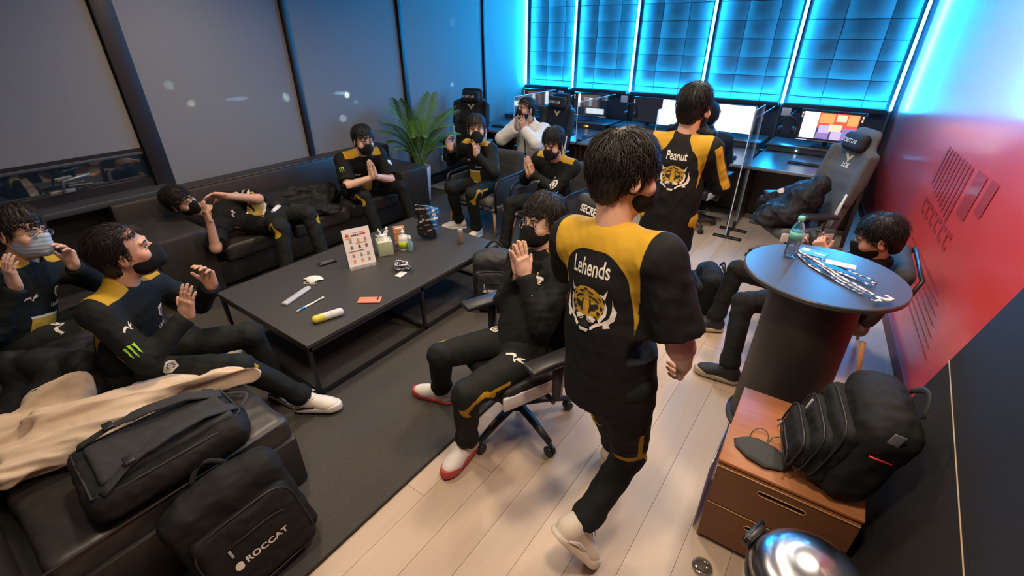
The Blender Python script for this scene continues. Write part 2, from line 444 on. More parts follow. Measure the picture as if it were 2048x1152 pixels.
# the open strip of window under the first blind: frame, sill and lever handle
mb = MB(); mb.box((XL + .05, 0.03, .80), (.34, 3.0, .05), r=.006); sill = struct('trim_5', mb, mat('sill_dark', (.035, .034, .034), .55))
mb = MB(); mb.box((XL - .06, .03, .40), (.16, 2.9, .75)); struct('wall_under_sill', mb, mat('wall_black', (.012, .012, .012), .6))
mb = MB(); mb.box((XL - .03, .03, .86), (.06, 2.9, .07)); mb.box((XL - .03, .03, 1.13), (.06, 2.9, .05)); struct('trim_6', mb, M_black)
M_steel = mat('brushed_steel', (.55, .55, .56), .3, 1.0)
h = thing('window_handle', 'small metal lever handle on the dark sash above the sill', 'handle', (XL + .02, .84, .92))
mb = MB(); mb.box((0, 0, 0), (.014, .16, .03), r=.004); mb.build('plate', mat('handle_grey', (.30, .30, .29), .4, .6), h)
mb = MB(); mb.tube([(.01, 0, 0), (.05, 0, .01), (.05, .02, .09), (.05, .20, .11)], .010, 8); mb.build('lever', mat('handle_grey', (.30, .30, .29), .4, .6), h)
# night lights of the town far outside
def far_light(y, z, X, sx, sy, sz, col, s, lab):
    mb = MB(); mb.lathe([(0, -1), (.7, -.7), (1, 0), (.7, .7), (0, 1)], 10, M=Matrix.Diagonal((sx, sy, sz)))
    o = mb.build('distant_light', emission('night_%s' % lab.split()[0], col, s)); o.location = (X, y, z); tag(o, lab, 'light', 'lights of the night outside the window'); return o
FL = [((5.83, 0.71), .13, .13, (.7, .85, .8), 7, 'dim greenish light seen through the wide blind, leftmost of the row'), ((6.25, 0.19), .12, .10, (.9, .9, .6), 10, 'yellowish light through the wide blind, right of the dim greenish one'),
      ((7.58, 0.18), .36, .06, (.5, .6, 1.), 9, 'long bluish light strip shining through the wide blind'), ((9.18, 0.08), .10, .14, (.8, 1., .9), 16, 'small white light through the wide blind beside the thin post'),
      ((11.60, -0.07), .12, .12, (1., .95, .75), 40, 'brightest lamp glowing through the blind above the seated man with glasses'), ((11.31, 0.02), .30, .06, (.7, .9, 1.), 12, 'pale horizontal glow beside the brightest lamp'),
      ((11.26, -0.87), .17, .13, (.75, .95, .9), 12, 'pale blurred glow below the brightest lamp'), ((11.95, -0.37), .06, .06, (.8, .9, .9), 12, 'tiny spot of light right of the brightest lamp'),
      ((17.68, 2.35), .16, .16, (.5, .8, 1.), 6, 'faint glow high on the blue-lit blind'), ((17.45, -0.14), .10, .10, (.6, .9, 1.), 10, 'small pale spot on the blue-lit blind above the gaming chair')]
for (y, z), sy, sz, c, s, lab in FL: far_light(y, z, -16, .1, sy, sz, c, s * 8, lab)

# back wall with tiled bays lit by light strips
LX = [-5.02, -4.09, -3.07, -2.0, -.94, .22]; ZP = 1.22
M_wallb = mat('back_wall_paint', (.05, .06, .07), .7)
mb = MB(); mb.box(((XL + 1.2) / 2 - .1, YB + .1, ZC / 2), (1.6 - XL, .16, ZC)); wall_back = struct('wall_back', mb, M_wallb)
M_tile = [mat('acoustic_tile_%d' % i, c, .55, noise=(90, .12), bump=(300, .15, .002)) for i, c in enumerate(((.135, .14, .145), (.12, .125, .13), (.15, .155, .16)))]
rows = [ZP, 1.305] + [1.305 + .215 * (i + 1) for i in range(8)]
for bi in range(5):
    a, c = LX[bi] + .05, LX[bi + 1] - .05; fr = [(0, .41, .80, 1), (0, .33, .74, 1), (0, .30, .69, 1), (0, .36, .75, 1), (0, .35, .77, 1)][bi]
    for ci in range(3):
        x0, x1 = a + (c - a) * fr[ci], a + (c - a) * fr[ci + 1]
        for ri in range(len(rows) - 1):
            z0, z1 = rows[ri], min(rows[ri + 1], ZC)
            if z1 - z0 < .02: continue
            mb = MB(); mb.box((0, 0, 0), (x1 - x0 - .007, .018, z1 - z0 - .007), r=.002, seg=1)
            o = mb.build('tile', M_tile[(bi + ci * 2 + ri) % 3], wall_back); o.location = ((x0 + x1) / 2, YB + .018 - random.uniform(0, .004), (z0 + z1) / 2)
M_led = emission('led_blue_white', (.012, .38, 1.0), 380); M_chan = mat('led_channel', (.25, .26, .28), .4, .6)
sl_ = ['at the corner of the blinds, leftmost of the wall', 'second from the window corner', 'third from the window corner', 'above the head of the far standing player', 'second from the red wall', 'beside the red wall, rightmost']
for i, x in enumerate(LX):
    t = thing('light_strip', 'vertical white-blue light strip, ' + sl_[i], 'light strip', (x, YB - .03, ZP - .02), group='vertical light strips')
    mb = MB(); mb.box((0, 0, (ZC - ZP) / 2), (.030, .03, ZC - ZP - .02)); mb.build('channel', M_chan, t)
    mb = MB(); mb.box((0, -.021, (ZC - ZP) / 2), (.028, .014, ZC - ZP - .03), r=.005); mb.build('diffuser', M_led, t)
    mb = MB(); mb.box((0, -.012, -.40), (.024, .05, .82)); mb.build('lower_rail', mat('rail_grey', (.12, .13, .14), .4, .5), t)
M_led2 = emission('led_ledge', (.01, .42, 1.0), 260)
for bi in range(5):
    a, c = LX[bi] + .03, LX[bi + 1] - .03
    t = thing('wall_ledge', 'dark ledge with a hidden blue light line, below tiled bay ' + ['by the window corner', 'behind the small square screen', 'above the switched-off screen', 'above the wide white screen', 'beside the red wall'][bi], 'ledge', ((a + c) / 2, YB - .06, ZP - .03), group='ledges under the tiled bays')
    w = c - a
    mb = MB(); mb.box((0, .01, 0), (w, .12, .022), r=.003); mb.box((0, -.05, .012), (w, .010, .05), r=.003); mb.build('shelf', mat('ledge_dark', (.05, .055, .06), .5), t)
    mb = MB(); mb.box((0, -.035, .018), (w - .02, .014, .010)); mb.build('light_line', M_led2, t)

# red glossy wall at the right with its faint dark print
M_red = mat('red_gloss', (.78, .060, .048), .36, spec=.55, coat=.6, noise=(1.3, .10), bump=(1.6, .04, .02))
M_red.node_tree.nodes['Principled BSDF'].inputs['Coat Roughness'].default_value = .16
ang = math.atan2(-.10, 1.0)
ya, yb = YB + .15, YF - .1
wr_ = MB(); P0 = Vector((red_x(ya), ya, 0)); P1 = Vector((red_x(yb), yb, 0)); nrm = Vector((1, .10, 0)).normalized() * .1
wr_.add([P0, P1, P1 + nrm, P0 + nrm, P0 + Vector((0, 0, ZC)), P1 + Vector((0, 0, ZC)), P1 + nrm + Vector((0, 0, ZC)), P0 + nrm + Vector((0, 0, ZC))],
        [(0, 1, 2, 3), (4, 7, 6, 5), (0, 4, 5, 1), (1, 5, 6, 2), (2, 6, 7, 3), (3, 7, 4, 0)])
wall_right = struct('wall_right', wr_, M_red)
mb = MB(); mb.box((-.012, 0, .05), (.024, 9.2, .10)); o = mb.build('baseboard_right', mat('baseboard_red', (.12, .012, .012), .5)); o['kind'] = 'structure'
o.location = (red_x(3.0), 3.0, 0); o.rotation_euler = (0, 0, -ang * -1 if False else math.atan(.10))
M_print = mat('print_dark_red', (.50, .042, .038), .36, coat=.6)
def wall_print(y, z, polys):
    Mx = basis((.0995, -.995, 0), (0, 0, 1)); 
    V, F = polys2d(polys); T = Vector((red_x(y) - .004, y, z)); return flat_print('wall_print', V, F, M_print, wall_right, Mx, T)
# hatch of slanted bars and blocks, fading into thin lines
for i in range(9):
    u = -.55 + i * .085; wall_print(4.2, 1.18, [[(u, -.16 - .01 * i), (u + .045, -.16 - .01 * i), (u + .10, .13), (u + .055, .13)]])
wall_print(4.2, 1.18, [[(.28, -.14), (.47, -.14), (.52, .14), (.33, .14)]])
wall_print(4.2, 1.18, [[(.56, -.05), (.69, -.05), (.73, .15), (.60, .15)]])
for i in range(6):
    u = -.5 + i * .16; wall_print(4.2, .88, [[(u, -.06), (u + .10, -.06), (u + .10, -.035), (u + .03, -.035), (u + .03, .02), (u + .12, .02), (u + .12, .05), (u, .05)]])
for i in range(7): wall_print(3.9, .62 - i * .05, [[(-.75 + i * .05, 0), (.35 + i * .05, 0), (.37 + i * .05, .012), (-.73 + i * .05, .012)]])

# wall behind the camera and ceiling
mb = MB(); mb.box(((XL + 1.2) / 2, YF - .08, ZC / 2), (1.6 - XL, .16, ZC)); struct('wall_front', mb, mat('front_paint', (.22, .20, .19), .8))
mb = MB(); mb.box(((XL + 1.2) / 2, (YF + YB) / 2, ZC + .05), (1.8 - XL, YB - YF + .4, .1)); struct('ceiling', mb, mat('ceiling_grey', (.10, .10, .105), .85))
# ================================================================== FURNITURE
M_leather = mat('black_leather', (.016, .015, .014), .42, spec=.5, bump=(38, .22, .004), noise=(20, .3))
M_leather2 = mat('worn_leather', (.026, .023, .021), .42, spec=.6, bump=(38, .25, .004), noise=(20, .35))
def cushion(name, c, size, parent, m, r=.05, h=.012, seed=0, wr=.006):
    s = SDF([c[i] - size[i] / 2 for i in range(3)], [c[i] + size[i] / 2 for i in range(3)], h)
    s.rbox(c, [a / 2 for a in size], r, k=0); return sdf_obj(name, s, m, parent, 2, (wr, .35, seed))
# long sofa along the window wall
t = thing('sofa', 'long black leather sofa along the blinds with block armrests', 'sofa', (0, 0, 0))
mb = MB(); mb.box((-4.60, 2.5, .17), (.82, 2.95, .22), r=.02); auto_edges(mb.build('base', M_leather, t))
for i, y in enumerate((1.84, 2.51, 3.18)): cushion('seat_cushion', (-4.49, y, .345), (.70, .66, .17), t, M_leather2, .05, .014, i)
mb = MB(); mb.box((-4.90, 2.5, .45), (.24, 2.95, .70), r=.035); auto_edges(mb.build('backrest', M_leather2, t))
for y in (1.24, 3.78):
    mb = MB(); mb.box((-4.58, y, .31), (.88, .42, .62), r=.03); auto_edges(mb.build('armrest', M_leather2, t))
for x in (-4.95, -4.25):
    for y in (1.1, 3.9):
        mb = MB(); mb.lathe([(.022, 0), (.025, .08)], 12, T=(x, y, .012)); mb.build('leg', M_black, t)
mb = MB(); mb.tube([(-4.785, 1.45, .797), (-4.785, 3.55, .797)], .006, 6); mb.build('piping', mat('piping', (.07, .06, .05), .5), t)
# near sofa without armrest on its right end
t = thing('sofa', 'near black leather sofa in the lower left corner, covered with bags and coats', 'sofa', (0, 0, 0))
mb = MB(); mb.box((-3.0, .22, .17), (2.4, .98, .30), r=.02); auto_edges(mb.build('base', M_leather, t))
for i, x in enumerate((-3.79, -3.0, -2.21)): cushion('seat_cushion', (x, .26, .36), (.79, .92, .16), t, M_leather2, .05, .016, 5 + i)
mb = MB(); mb.box((-3.0, -.37, .42), (2.4, .24, .72), r=.04); auto_edges(mb.build('backrest', M_leather2, t))
mb = MB(); mb.tube([(-1.815, -.20, .435), (-1.815, .66, .435)], .005, 6); mb.build('piping', mat('piping', (.07, .06, .05), .5), t)
# long black coffee table
t = thing('coffee_table', 'long low black table with a steel frame between the sofas', 'table', (0, 0, 0))
TX0, TX1, TY0, TY1, TZ = -3.38, -2.29, 1.10, 2.98, .42
M_top = mat('matt_black_top', (.040, .038, .035), .45, spec=.45, noise=(180, .35), bump=(220, .1, .001))
mb = MB(); mb.box(((TX0 + TX1) / 2, (TY0 + TY1) / 2, TZ - .014), (TX1 - TX0, TY1 - TY0, .028), r=.003, seg=1); auto_edges(mb.build('table_top', M_top, t))
for x in (TX0 + .02, TX1 - .02):
    for y in (TY0 + .02, 2.05, TY1 - .02):
        mb = MB(); mb.box((x, y, .202), (.025, .025, .38)); mb.build('leg', M_black, t)
    mb = MB(); mb.box((x, 2.04, .025), (.025, TY1 - TY0 - .03, .025)); mb.build('lower_rail', M_black, t)
    mb = MB(); mb.box((x, 2.04, .375), (.025, TY1 - TY0 - .03, .03)); mb.build('upper_rail', M_black, t)
for y in (TY0 + .02, 2.05, TY1 - .02):
    mb = MB(); mb.box(((TX0 + TX1) / 2, y, .025), (TX1 - TX0 - .05, .025, .025)); mb.build('lower_rail', M_black, t)
    mb = MB(); mb.box(((TX0 + TX1) / 2, y, .375), (TX1 - TX0 - .05, .025, .03)); mb.build('upper_rail', M_black, t)

# high round table
t = thing('bar_table', 'high round dark table with a thick black column, near the red wall', 'table', (.05, 2.57, 0))
M_round = mat('dark_laminate', (.055, .056, .058), .33, spec=.5, bump=(120, .04, .001))
mb = MB(); mb.lathe([(.0, .972), (.345, .972), (.357, .978), (.357, .995), (.352, 1.0), (0, 1.0)], 72); auto_edges(mb.build('table_top', M_round, t))
mb = MB(); mb.lathe([(.0, .03), (.222, .03), (.212, .5), (.205, .972), (0, .972)], 48); auto_edges(mb.build('column', mat('column_black', (.028, .026, .024), .5, bump=(200, .1, .001)), t))
mb = MB(); mb.lathe([(.0, 0), (.245, 0), (.245, .02), (.23, .03), (0, .03)], 48); auto_edges(mb.build('base_plate', M_black, t))

# wooden bedside cabinet with two drawers
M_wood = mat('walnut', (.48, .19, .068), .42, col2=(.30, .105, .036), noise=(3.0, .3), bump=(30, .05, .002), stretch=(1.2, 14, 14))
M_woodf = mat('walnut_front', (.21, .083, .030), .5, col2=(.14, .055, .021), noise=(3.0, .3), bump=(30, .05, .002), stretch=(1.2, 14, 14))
t = thing('bedside_cabinet', 'small walnut cabinet with two drawers beside the round table', 'cabinet', (.155, 1.862, 0), math.radians(1.5))
NW, ND, NH = .50, .53, .50
mb = MB()
for x in (-NW / 2 + .009, NW / 2 - .009): mb.box((x, 0, NH / 2 - .01), (.018, ND, NH - .02))
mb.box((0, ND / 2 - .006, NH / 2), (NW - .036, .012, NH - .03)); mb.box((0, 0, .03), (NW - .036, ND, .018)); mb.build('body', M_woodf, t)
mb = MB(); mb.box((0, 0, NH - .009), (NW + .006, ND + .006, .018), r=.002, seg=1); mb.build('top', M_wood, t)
def drawer(z0, z1):
    y = -ND / 2 - .004; w = NW - .006; hx, hz = .085, .012; zc = z1 - .055
    mb = MB()
    mb.box((0, y, (z1 + zc + hz) / 2), (w, .018, z1 - zc - hz)); mb.box((0, y, (z0 + zc - hz) / 2), (w, .018, zc - hz - z0))
    for s in (-1, 1): mb.box((s * (w / 2 + hx) / 2, y, zc), (w / 2 - hx, .018, 2 * hz))
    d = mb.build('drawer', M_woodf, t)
    mb = MB(); mb.box((0, y + .02, zc), (2 * hx + .02, .014, 2 * hz + .02)); mb.build('handle_slot', mat('slot_black', (.004, .003, .003), .9), d)
    mb = MB(); pts = [(math.cos(a) * hz + (hx - hz) * (1 if math.cos(a) > 0 else -1), y - .010, zc + math.sin(a) * hz) for a in np.linspace(0, 2 * math.pi, 24, endpoint=False)]
    mb.tube(pts, .0022, 6, closed=True); mb.build('handle_rim', mat('pale_wood_edge', (.55, .30, .12), .5), d)
    mb = MB(); mb.box((0, y - .002, z1 - .002), (w, .020, .003)); mb.build('edge_band', mat('pale_wood_edge', (.55, .30, .12), .5), d)
drawer(.262, .478); drawer(.03, .256)
# clear sheet standing against the cabinet's left side
mb = MB(); mb.box((-.112, 1.78, .20), (.006, .33, .40), r=.001, seg=1)
tag(mb.build('acrylic_sheet', clear_mat('smoky_acrylic', (.62, .52, .72), .3, .2, .75)), 'smoky violet acrylic sheet standing against the left side of the walnut cabinet', 'acrylic sheet')
# steel pedal bin
t = thing('pedal_bin', 'shiny stainless steel pedal bin in front of the walnut cabinet', 'bin', (.262, 1.17, 0), math.radians(70))
M_chrome = mat('bin_steel', (.62, .62, .63), .27, 1.0, bump=(300, .02, .001), stretch=(1, 1, .05))
M_chrome.node_tree.nodes['Principled BSDF'].inputs['Anisotropic'].default_value = .75
mb = MB(); mb.lathe([(.0, .025), (.160, .025), (.165, .04), (.165, .55), (.0, .55)], 48); auto_edges(mb.build('body', M_chrome, t), 50)
mb = MB(); mb.lathe([(.165, .55), (.172, .555), (.172, .585), (.166, .595)], 48); auto_edges(mb.build('rim', mat('bin_black', (.012, .012, .012), .35), t), 50)
mb = MB(); mb.lathe([(.168, .593), (.164, .612), (.145, .640), (.105, .664), (.05, .677), (0, .680)], 48); mb.build('lid', M_chrome, t)
mb = MB(); mb.lathe([(.0, 0), (.167, 0), (.167, .022), (.162, .027), (0, .027)], 48); auto_edges(mb.build('base_ring', mat('bin_black', (.012, .012, .012), .35), t), 50)
mb = MB(); mb.box((0, .180, .595), (.09, .03, .045), r=.006); mb.tube([(-.055, .185, .61), (.055, .185, .61)], .009, 8); mb.build('hinge', mat('bin_black', (.012, .012, .012), .35), t)
mb = MB(); mb.box((0, -.185, .02), (.07, .06, .012), r=.004); mb.build('pedal', M_black, t)
# clear glass lid left on the floor
mb = MB(); mb.lathe([(.0, .004), (.036, .004), (.042, .010), (.042, .016), (.036, .020), (.02, .022), (0, .022)], 28); 
o = tag(mb.build('jar_lid', clear_mat('clear_plastic', (.80, .82, .80), .5, .08, .8)), 'clear round plastic lid lying on the wooden floor by the bin', 'lid'); o.location = (-.02, 1.44, 0.0)
# black board leaning on the red wall
t = thing('leaning_board', 'large scuffed black board leaning against the red wall at the right edge', 'board', (0, 0, 0))
M_board = mat('scuffed_black', (.020, .019, .019), .7, spec=.2, bump=(160, .25, .003), noise=(140, .5))
nt = M_board.node_tree; N = nt.nodes; L = nt.links; b = N['Principled BSDF']; tc = N['Texture Coordinate']
n1 = N.new('ShaderNodeTexNoise'); n1.inputs['Scale'].default_value = 46; n1.inputs['Detail'].default_value = 5; L.new(tc.outputs['Object'], n1.inputs['Vector'])
rp = N.new('ShaderNodeMapRange'); rp.inputs[1].default_value = .76; rp.inputs[2].default_value = .80; L.new(n1.outputs[0], rp.inputs[0])
mx = N.new('ShaderNodeMix'); mx.data_type = 'RGBA'; L.new(rp.outputs[0], mx.inputs[0]); old = b.inputs['Base Color'].links[0].from_socket; L.new(old, mx.inputs[6]); mx.inputs[7].default_value = (.22, .19, .15, 1); L.new(mx.outputs[2], b.inputs['Base Color'])
lean = math.atan(.213); Ry = Matrix.Rotation(lean, 3, 'Y')
def board_part(name, y0, y1, u0, u1, m, th=.018, lift=0.0):
    mb = MB(); mb.box((th / 2 - lift, 0, (u0 + u1) / 2), (th, y1 - y0, u1 - u0), M=Ry, T=(.375, (y0 + y1) / 2, 0)); return mb.build(name, m, t)
board_part('lower_panel', .55, 2.27, .003, .845, M_board); board_part('upper_panel', .55, 2.27, .849, 1.93, M_board)
mb = MB(); mb.tube([Ry @ Vector((-.001, 0, .785)) + Vector((.375, .55, 0)), Ry @ Vector((-.001, 0, .89)) + Vector((.375, 2.27, 0))], .0022, 5); mb.build('seam_line', mat('seam_tan', (.42, .30, .17), .7), t)

# desks with risers along the back wall
M_desk = mat('desk_dark', (.055, .06, .066), .30, spec=.5, bump=(150, .03, .001)); M_wood_dk = mat('desk_panel_brown', (.035, .020, .014), .35, noise=(4, .3), stretch=(1, 1, 9))
dl = ['by the window corner', 'with the small square chat screen', 'with the switched-off screen', 'with the wide white screen', 'beside the red wall']
for i in range(5):
    x0, x1 = LX[i] + .012, LX[i + 1] - .012; x = (x0 + x1) / 2; w = x1 - x0
    if i == 0: x0 += .0
    t = thing('gaming_desk', 'dark desk against the back wall ' + dl[i], 'desk', (x, 0, 0), group='desks along the back wall')
    mb = MB(); mb.box((0, 6.49, .715), (w, 1.50, .03), r=.004, seg=1); auto_edges(mb.build('desk_top', M_desk, t))
    mb = MB(); mb.box((0, 5.735, .715), (w, .012, .034), r=.003, seg=1); mb.build('front_edge', mat('desk_edge', (.25, .27, .29), .3, .4), t)
    for s in (-1, 1):
        mb = MB(); mb.box((s * (w / 2 - .02), 6.5, .35), (.035, 1.4, .70)); mb.build('side_panel', M_wood_dk, t)
    mb = MB(); mb.box((0, 6.35, .36), (w - .08, .02, .66)); mb.build('modesty_panel', M_wood_dk, t)
    r = mb = MB(); mb.box((0, 6.98, .80), (w - .04, .56, .02), r=.003, seg=1); mb.box((0, 6.72, .765), (w - .06, .02, .055)); mb.build('riser', M_desk, t)
    # computer tower dark under the riser shown by a power light
    mb = MB(); mb.box((-.18 * w, 6.70, .765), (.02, .012, .012)); mb.build('power_light', emission('power_%d' % (i % 3), [(.35, .45, 1.), (.3, .6, 1.), (1., .45, .05)][i % 3 if i != 3 else 2], 14), t)

# monitors
M_bez = mat('monitor_black', (.008, .008, .009), .35)
def mon(x, y, z, w, h, rz, label, paint, curved=False):
    t = thing('monitor', label, 'monitor', (x, y, .81), math.radians(rz), group='monitors on the desks')
    mb = MB(); mb.box((0, .02, z - .81), (w, .035, h), r=.006); auto_edges(mb.build('casing', M_bez, t))
    mb = MB(); mb.box((0, .06, (z - .81) / 2 + .02), (.05, .03, z - .81), r=.006); mb.build('stand_neck', M_bez, t)
    mb = MB(); mb.box((0, .06, .006), (.26, .18, .012), r=.005); mb.build('stand_foot', M_bez, t)
    sc_ = None
    for j, (u0, v0, u1, v1, m) in enumerate(paint):
        mb = MB(); mb.box(((u0 + u1 - 1) / 2 * (w - .02), .0015 - .0008 * j, z - .81 + ((v0 + v1) - 1) / 2 * (h - .02)), ((u1 - u0) * (w - .02), .003, (v1 - v0) * (h - .02)))
        o = mb.build('screen' if sc_ is None else 'screen_window', m, t if sc_ is None else sc_)
        if sc_ is None: sc_ = o
    return t
S_dark = emission('screen_dark', (.02, .022, .035), 1.0); S_white = emission('screen_white', (.93, .97, 1.0), 2.2); S_pale = emission('screen_pale', (.80, .86, .92), .95)
S_brown = emission('screen_brown', (.42, .30, .27), .8); S_grey = emission('screen_grey', (.16, .12, .13), .8); S_or = emission('screen_orange', (1.0, .32, .10), 1.6); S_red = emission('screen_red', (.75, .10, .06), 1.4)
S_pink = emission('screen_pink', (1., .55, .38), 1.6); S_vio = emission('screen_violet', (.42, .30, .75), .9); S_lil = emission('screen_lilac', (.75, .6, .95), 1.0); S_blu = emission('screen_navy', (.10, .10, .28), .8)
ic = [(.012, .86, .035, .93, S_pink), (.012, .76, .035, .83, S_pale), (.96, .86, .985, .93, S_pale), (.96, .75, .985, .82, S_pink), (.0, .0, 1, .03, S_grey), (.02, .005, .20, .028, S_pale), (.80, .005, .98, .028, S_pale)]
mon(-4.43, 6.88, 1.045, .58, .34, 4, 'monitor with small game window half hidden behind the cheering man', [(0, 0, 1, 1, S_dark), (.15, .2, .72, .9, S_grey), (.25, .3, .42, .7, S_brown), (.5, .4, .62, .8, S_brown), (.74, .35, .84, .95, S_white)] + ic)
mon(-3.48, 6.88, 1.045, .58, .34, 2, 'monitor showing a small picture window and white chat boxes', [(0, 0, 1, 1, S_dark), (.20, .38, .78, .95, S_grey), (.30, .45, .44, .85, S_brown), (.46, .45, .56, .82, S_pale), (.58, .42, .72, .8, S_brown), (.13, .38, .195, .97, S_white), (.40, .12, .92, .36, S_white)] + ic)
mon(-2.56, 6.88, 1.045, .46, .34, 0, 'nearly black idle monitor left of the wide white screen', [(0, 0, 1, 1, S_dark)] + ic[:2])
mon(-1.74, 6.82, 1.045, 1.22, .35, -2, 'ultra-wide monitor with a blank white page behind the far standing player', [(0, 0, 1, 1, S_white)] + [(.64, .25 + .07 * q, .86, .27 + .07 * q, S_pale) for q in range(8)] + [(.55, .8, .60, .84, S_pale)])
mon(-.31, 6.82, 1.05, .66, .36, -4, 'monitor with a bright orange and violet game picture by the red wall', [(0, 0, 1, 1, S_dark), (.05, .08, .93, .95, S_blu), (.05, .08, .30, .95, S_white), (.30, .45, .93, .95, S_red), (.32, .62, .55, .92, S_or), (.58, .70, .74, .92, S_pink), (.76, .60, .92, .93, S_or), (.34, .30, .52, .55, S_lil), (.50, .36, .70, .60, S_pink), (.55, .10, .72, .38, S_lil), (.72, .12, .92, .5, S_vio), (.32, .10, .52, .3, S_vio)] + ic[:6])
# keyboards, mice, headsets, note cards
M_key = mat('keycap_black', (.02, .021, .023), .5)
kb = [(-4.5, 6.05, 3, 'black keyboard on the corner desk'), (-3.55, 6.12, 2, 'black keyboard in front of the chat screen'), (-2.55, 6.1, 0, 'black keyboard in front of the idle screen'), (-1.62, 6.12, -2, 'black keyboard on the desk with the wide white screen'), (-.36, 6.2, -3, 'black keyboard on the desk beside the red wall')]
for x, y, rz, lab in kb:
    t = thing('keyboard', lab, 'keyboard', (x, y, .731), math.radians(rz), group='keyboards')
    mb = MB(); mb.box((0, 0, .010), (.42, .14, .02), r=.006); mb.build('case', mat('keyboard_case', (.03, .032, .035), .4), t)
    for q in range(4):
        mb = MB(); mb.box((0, -.048 + q * .032, .024), (.40, .027, .010), r=.003, seg=1); mb.build('key_row', M_key, t)
ms_ = [(-3.12, 6.08, 'black mouse beside the keyboard of the chat screen', (.3, .4, 1)), (-1.12, 6.0, 'mouse with a red glow on the desk of the wide white screen', (1., .08, .06)), (.0, 6.1, 'mouse with a white glow on the desk beside the red wall', (.8, .85, 1.))]
for x, y, lab, c in ms_:
    t = thing('mouse', lab, 'mouse', (x, y, .731), group='mice on the desks')
    s = SDF((-.04, -.07, 0), (.04, .07, .05), .004); s.ell((0, 0, .008), (.033, .06, .034), k=0); s.plane((0, 0, 0), (0, 0, -1)); sdf_obj('shell', s, M_key, t)
    mb = MB(); mb.box((0, .03, .039), (.008, .02, .008), r=.003); mb.build('wheel', emission('glow_%s' % lab.split()[3], c, 6), t)
for x, y, z, lab in ((-3.86, 6.86, 1.02, 'black headset hanging left of the chat screen'), (-2.80, 6.86, 1.02, 'black headset hanging left of the idle screen'), (-.74, 6.8, 1.03, 'black headset hanging left of the orange game screen')):
    t = thing('headset', lab, 'headset', (x, y, z), group='headsets by the screens')
    mb = MB(); mb.tube([(.09 * math.cos(a), 0, .10 * math.sin(a)) for a in np.linspace(-.3, math.pi + .3, 16)], .011, 8, flat=(.5, (0, 1, 0))); mb.build('headband', M_bez, t)
    for s in (-1, 1):
        mb = MB(); mb.lathe([(0, -.025), (.035, -.025), (.045, -.01), (.045, .015), (.03, .025), (0, .025)], 20, M=euler3(0, 90, 0), T=(s * .075, 0, -.05)); mb.build('ear_cup', M_key, t)
    mb = MB(); mb.tube([(0, 0, .105), (0, .12, .12), (0, .5, .12)], .006, 6); mb.build('hook', M_black, t)
for x, z, lab in ((-3.98, 1.185, 'white note card on the rail left of the chat screen'), (-2.92, 1.185, 'white note card above the middle headset'), (-.80, 1.19, 'white note card above the headset by the orange screen')):
    mb = MB(); mb.box((0, 0, 0), (.10, .004, .09), r=.001, seg=1); o = tag(mb.build('note_card', mat('note_white', (.62, .64, .66), .7)), lab, 'card', 'note cards on the desk wall'); o.location = (x, 6.84, z - .01)
# clear acrylic dividers between the desks and a tall one on black feet
M_acr = clear_mat('clear_acrylic', (.93, .97, 1.0), .22, .06, .93); M_acre = mat('acrylic_edge', (.55, .70, .80), .25, spec=.6)
for i, x in enumerate(LX[1:5]):
    t = thing('acrylic_divider', 'clear acrylic divider on the desks ' + ['left of the chat screen', 'left of the idle screen', 'left of the wide white screen', 'left of the orange game screen'][i], 'divider', (x, 0, .73), group='desk dividers')
    y0 = 5.72
    mb = MB(); mb.box((0, (y0 + 6.85) / 2, .25), (.006, 6.85 - y0, .50)); mb.build('sheet', M_acr, t)
    mb = MB(); mb.box((0, y0, .25), (.007, .006, .50)); mb.box((0, (y0 + 6.85) / 2, .50), (.007, 6.85 - y0, .005)); mb.build('polished_edge', M_acre, t)
    for y in (y0 + .12, 6.6):
        mb = MB(); mb.box((0, y, .012), (.05, .06, .024), r=.005); mb.build('clamp', M_black, t)
t = thing('standing_divider', 'tall clear acrylic divider standing on black feet beside the coat-covered gaming chair', 'divider', (-.88, 5.62, 0))
mb = MB(); mb.box((0, -.12, .72), (.006, .50, 1.30)); mb.build('sheet', M_acr, t)
mb = MB(); mb.box((0, .13, .72), (.008, .008, 1.30)); mb.box((0, -.37, .72), (.008, .008, 1.30)); mb.box((0, -.12, 1.37), (.008, .5, .006)); mb.build('polished_edge', M_acre, t)
for y in (.02, -.26):
    mb = MB(); mb.box((0, y, .012), (.30, .05, .022), r=.006); mb.box((0, y, .06), (.03, .04, .10), r=.006); mb.build('foot', M_black, t)

